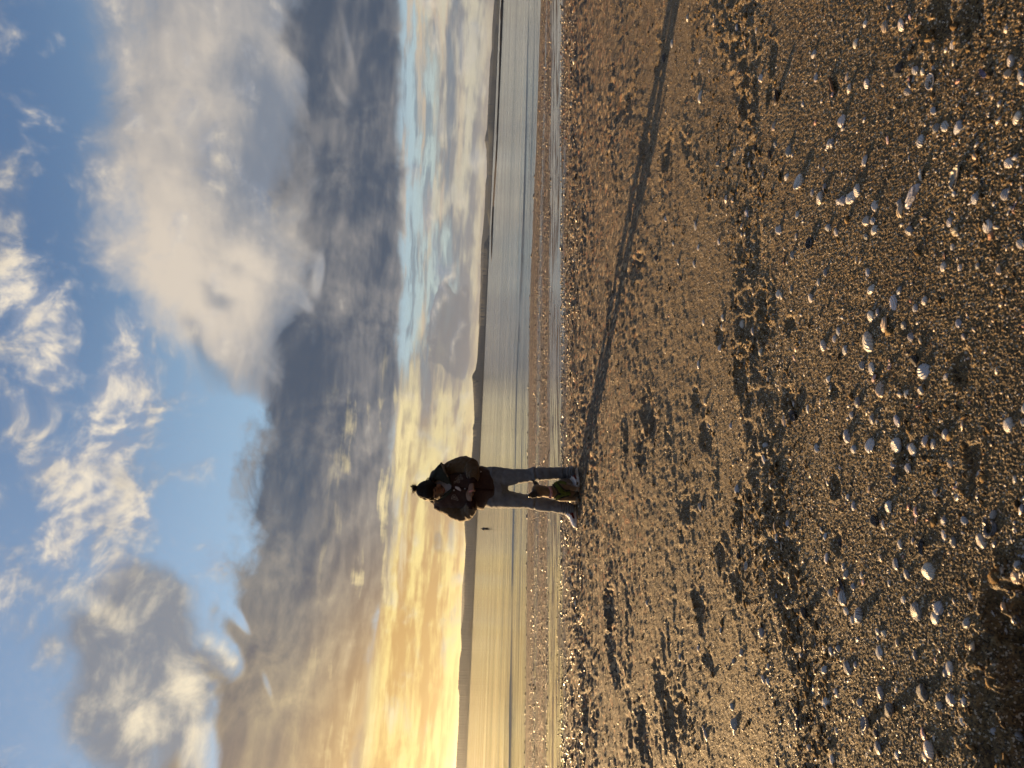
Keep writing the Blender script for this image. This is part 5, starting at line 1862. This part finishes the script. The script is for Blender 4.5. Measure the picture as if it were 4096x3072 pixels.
for e, z in zip(entries[:NSHELL], ZS):
    k = e['kind']
    ms = VARS if e['col'] == 's' and k == 'c' else VAR[k]
    me = rsh.choice(ms)
    nm = KINDN[k][0]
    o = bpy.data.objects.new(nm, me)
    COL.objects.link(o)
    L = e['L'] * rsh.uniform(1.0, 1.14)
    o.scale = (L, L * rsh.uniform(.9, 1.1), L * rsh.uniform(.85, 1.15))
    o.rotation_euler = (R(rsh.uniform(-16, 20)), R(rsh.uniform(-14, 14)), R(rsh.gauss(0, 28)) + (math.pi if rsh.random() < .5 else 0))
    sink = {'c': -.13, 'k': -.14, 'o': -.10, 'm': -.04, 'f': -.02, 'p': -.04, 'r': .0}[k]
    o.location = (e['p'].x, e['p'].y, z + sink * L + .0015)
    c = SHELL_COL[e['col']]
    j = rsh.uniform(.82, 1.12)
    o.color = (min(1, c[0] * j), min(1, c[1] * j * rsh.uniform(.97, 1.03)), min(1, c[2] * j * rsh.uniform(.95, 1.05)), 1)
    tag(o, e['label'], CATN.get(k, 'shell'), 'pebbles among the shells' if k == 'p' else 'shells strewn over the sand')

# a stick of driftwood lies by the pink shards
q = ground_hit(3000 + 545 / 1.6588, 570 / 1.6588)
bm = bmesh.new()
sweep(bm, [Vector((-.032, -.004, 0)), Vector((-.012, .003, .003)), Vector((.012, -.002, .004)), Vector((.034, .004, .002))], [.0035, .005, .0048, .003], None, 8)
dw = link('driftwood', mesh_of('driftwood', bm), plain('driftwood', (0.20, 0.11, 0.06), (0.13, 0.07, 0.04), .85, 90))
dw.location = (q.x, q.y, float(ground_z(q.x, q.y)[0]) + .004)
dw.rotation_euler = (0, R(-8), R(20))
tag(dw, 'short brown sliver of driftwood beside a pink shell shard', 'driftwood')

# ------------------------------------------------------------------ shell hash: the uncounted crumbs
def crumbs(name, xs, ys, sizes, cols, flat, label, cat, seed, rough=0.42, spec=0.45, sides=6):
    rg = np.random.default_rng(seed)
    n = len(xs)
    z = ground_z(xs, ys)
    ring_ = [(1, 0, 0), (.3, .75, .05), (-.7, .6, 0), (-.95, -.15, .05), (-.2, -.8, 0), (.65, -.55, .03)] if sides == 6 else [(1, .1, 0), (-.1, .8, .05), (-.95, -.1, 0), (.15, -.8, .04)]
    base = np.array(ring_ + [(.05, .02, .55), (0, 0, -.25)], float)
    nb = sides + 2
    tri = np.array([(i, (i + 1) % sides, sides) for i in range(sides)] + [((i + 1) % sides, i, sides + 1) for i in range(sides)])
    yaw = rg.random(n) * 6.283
    tilt = rg.normal(0, .35, n)
    J = 1 + rg.normal(0, .18, (n, nb, 1))
    P_ = base[None] * J * np.stack([sizes, sizes * rg.uniform(.5, .95, n), sizes * flat * rg.uniform(.6, 1.4, n)], -1)[:, None, :] * .5
    y2 = P_[..., 1] * np.cos(tilt)[:, None] - P_[..., 2] * np.sin(tilt)[:, None]
    z2 = P_[..., 1] * np.sin(tilt)[:, None] + P_[..., 2] * np.cos(tilt)[:, None]
    c, s_ = np.cos(yaw)[:, None], np.sin(yaw)[:, None]
    X = P_[..., 0] * c - y2 * s_ + xs[:, None]
    Y = P_[..., 0] * s_ + y2 * c + ys[:, None]
    Z = z2 + z[:, None] + sizes[:, None] * .06
    V = np.stack([X, Y, Z], -1).reshape(-1, 3)
    F = (tri[None] + (np.arange(n) * nb)[:, None, None]).reshape(-1, 3)
    me = np_mesh(name, V, F, True)
    ca = me.color_attributes.new('tint', 'FLOAT_COLOR', 'POINT')
    cc = np.repeat(np.concatenate([cols, np.ones((n, 1))], 1), nb, 0).astype(np.float32)
    ca.data.foreach_set('color', cc.ravel())
    m, gg, b = new_mat(name)
    co_ = obj_coords(gg)
    finish(gg, b, gg.mix(gg.sstep(gg.noise(co_, 300, 3, .6), .4, .65) * 0.5, gg.attr('tint', 'Color'), (0.05, 0.036, 0.022)) if rough > .8 else gg.attr('tint', 'Color'), rough, spec, bump=gg.noise(co_, 260, 3, .6), dist=.003, strength=.8)
    o = link(name, me, m)
    return tag(o, label, cat, None, 'stuff')


def tint(rg, n, table):
    w = np.array([t[1] for t in table])
    k = rg.choice(len(table), n, p=w / w.sum())
    c = np.array([t[0] for t in table])[k]
    return np.clip(c * rg.uniform(.75, 1.2, (n, 1)), 0, 1)


g1 = np.random.default_rng(21)
# near and middle beach: small shell bits, thick along the drift line, thin elsewhere
n = 16000
th = np.radians(g1.uniform(-31, 31, n))
rr = 1.03 / g1.uniform(1.03 / 8.2, 1.03 / 1.25, n)
x, y = rr * np.sin(th), rr * np.cos(th)
T, S = shore(x, y)
dens = 0.10 + 0.55 * np.exp(-((T - 2.35) / .38) ** 2) + 0.30 * ss(fbm(S * 1.3, T * 2.2, 3, 400), .05, .5)
keep = (g1.random(n) < dens) & (T < 7.4)
x, y = x[keep], y[keep]
sz = np.clip(g1.lognormal(math.log(.0085), .45, len(x)), .004, .024)
crumbs('shell_hash', x, y, sz, tint(g1, len(x), [((.48, .45, .43), 3), ((.28, .28, .31), 4), ((.32, .28, .25), 3), ((.42, .32, .24), 2), ((.38, .20, .16), .8), ((.06, .05, .05), 1.4)]), .35, 'tiny shell crumbs strewn thinly over the dry sand', 'shell crumbs', 31)
# sand clods: coarse dark and tan grains that stand proud of the crust
n = 54000
th = np.radians(g1.uniform(-31, 31, n))
rr = 1.03 / g1.uniform(1.03 / 9.6, 1.03 / 1.25, n) ** 1.0
x, y = rr * np.sin(th), rr * np.cos(th)
sz = np.clip(rr * g1.uniform(.0012, .0036, n), .002, .026)
crumbs('coarse_grit', x, y, sz, tint(g1, n, [((.225, .150, .074), 4), ((.105, .070, .036), 4), ((.030, .024, .019), 4.2), ((.46, .36, .24), 1.3), ((.26, .10, .035), .5)]), .7, 'coarse tan and dark grit over the dry sand', 'grit', 33, 0.42, 0.45, 4)
# clods broken from the crust: they lie thick where the sand is scuffed
n = 26000
th = np.radians(g1.uniform(-31, 31, n))
rr = 1.03 / g1.uniform(1.03 / 8.8, 1.03 / 1.3, n)
x, y = rr * np.sin(th), rr * np.cos(th)
T, S = shore(x, y)
dens = 0.03 + 1.3 * np.exp(-((T - 2.35 - 0.12 * np.sin(S * 2.1)) / .26) ** 2) * ss(fbm(S * 2.2, T * 3, 3, 405), -.25, .3) + 0.55 * ss(fbm(S * 1.2, T * 2.6, 3, 9) + .45 * ss(T, 4.5, 6.2), .30, .75)
for (hx, hy, ra, rb, dp) in HOLLOWS:
    dens = dens + 0.5 * np.exp(-(((x - hx) / (ra * 1.5)) ** 2 + ((y - hy) / (rb * 1.5)) ** 2))
k = g1.random(n) < dens * (0.25 + 0.6 * ss(T, 1.9, 2.2))
x, y, rr = x[k], y[k], rr[k]
sz = np.clip(g1.lognormal(math.log(.0125), .42, len(x)) * (.85 + .12 * rr), .005, .040)
crumbs('sand_clods', x, y, sz, tint(g1, len(x), [((.19, .128, .062), 5), ((.13, .085, .042), 4), ((.07, .048, .028), 2)]), .75, 'crumbled clods of crusted sand in scuffed patches', 'sand clods', 34, 0.95, 0.1)
# damp strip and swash line: shells, rust and black weed scraps seen edge on
n = 105000
S = g1.uniform(-16, 24, n)
T = np.where(g1.random(n) < .6, g1.uniform(11.2, 19.5, n), g1.uniform(6.9, 9.0, n))
x, y = NX * T + NY * S, NY * T - NX * S
k = (np.abs(np.degrees(np.arctan2(x, y))) < 32) & (y > 3) & (base_z(x, y) > SEA_Z + .03)
dn = ss(fbm(S * .5, T * 1.2, 3, 420), -.25, .45)
k &= g1.random(n) < .25 + dn
x, y = x[k], y[k]
sz = np.clip(g1.lognormal(math.log(.028), .5, len(x)), .012, .10)
crumbs('strand_hash', x, y, sz, tint(g1, len(x), [((.55, .48, .38), 2.6), ((.22, .18, .14), 4), ((.025, .02, .018), 6), ((.26, .10, .04), 1.0), ((.10, .075, .052), 4)]), .42, 'shell hash and weed scraps along the damp strand', 'shell hash', 35, 0.3, 0.5, 4)
# black weed at the water's edge
n = 320
S = g1.uniform(-14, 20, n)
tw = np.interp(S, _S, _TW)
T = tw - .25 + g1.normal(0, .35, n) + .45 * fbm(S * .9, S * 0, 2, 430)
x, y = NX * T + NY * S, NY * T - NX * S
crumbs('weed_scraps', x, y, np.clip(g1.lognormal(math.log(.10), .5, n), .04, .3), tint(g1, n, [((.035, .025, .02), 3), ((.07, .045, .03), 2)]), .3, 'black weed scraps along the water edge', 'weed', 37)

# ------------------------------------------------------------------ the evening air
def build_haze():
    bm = bmesh.new()
    bmesh.ops.create_cube(bm, size=1.0)
    me = bpy.data.meshes.new('haze')
    bm.to_mesh(me)
    bm.free()
    o = link('haze', me)
    zb, zt = -6.0, 145.0
    for v in me.vertices:
        v.co = (v.co.x * 27000, v.co.y * 27000, zb if v.co.z < 0 else zt)
    m = bpy.data.materials.new('evening_air')
    m.use_nodes = True
    nt = m.node_tree
    nt.nodes.clear()
    v = nt.nodes.new('ShaderNodeVolumePrincipled')
    v.inputs['Color'].default_value = (0.86, 0.91, 0.98, 1)
    v.inputs['Density'].default_value = 0.000027
    v.inputs['Anisotropy'].default_value = 0.85
    out = nt.nodes.new('ShaderNodeOutputMaterial')
    nt.links.new(v.outputs[0], out.inputs['Volume'])
    me.materials.append(m)
    return tag(o, label='thin evening haze over the bay', cat='haze', kind='stuff')


build_haze()
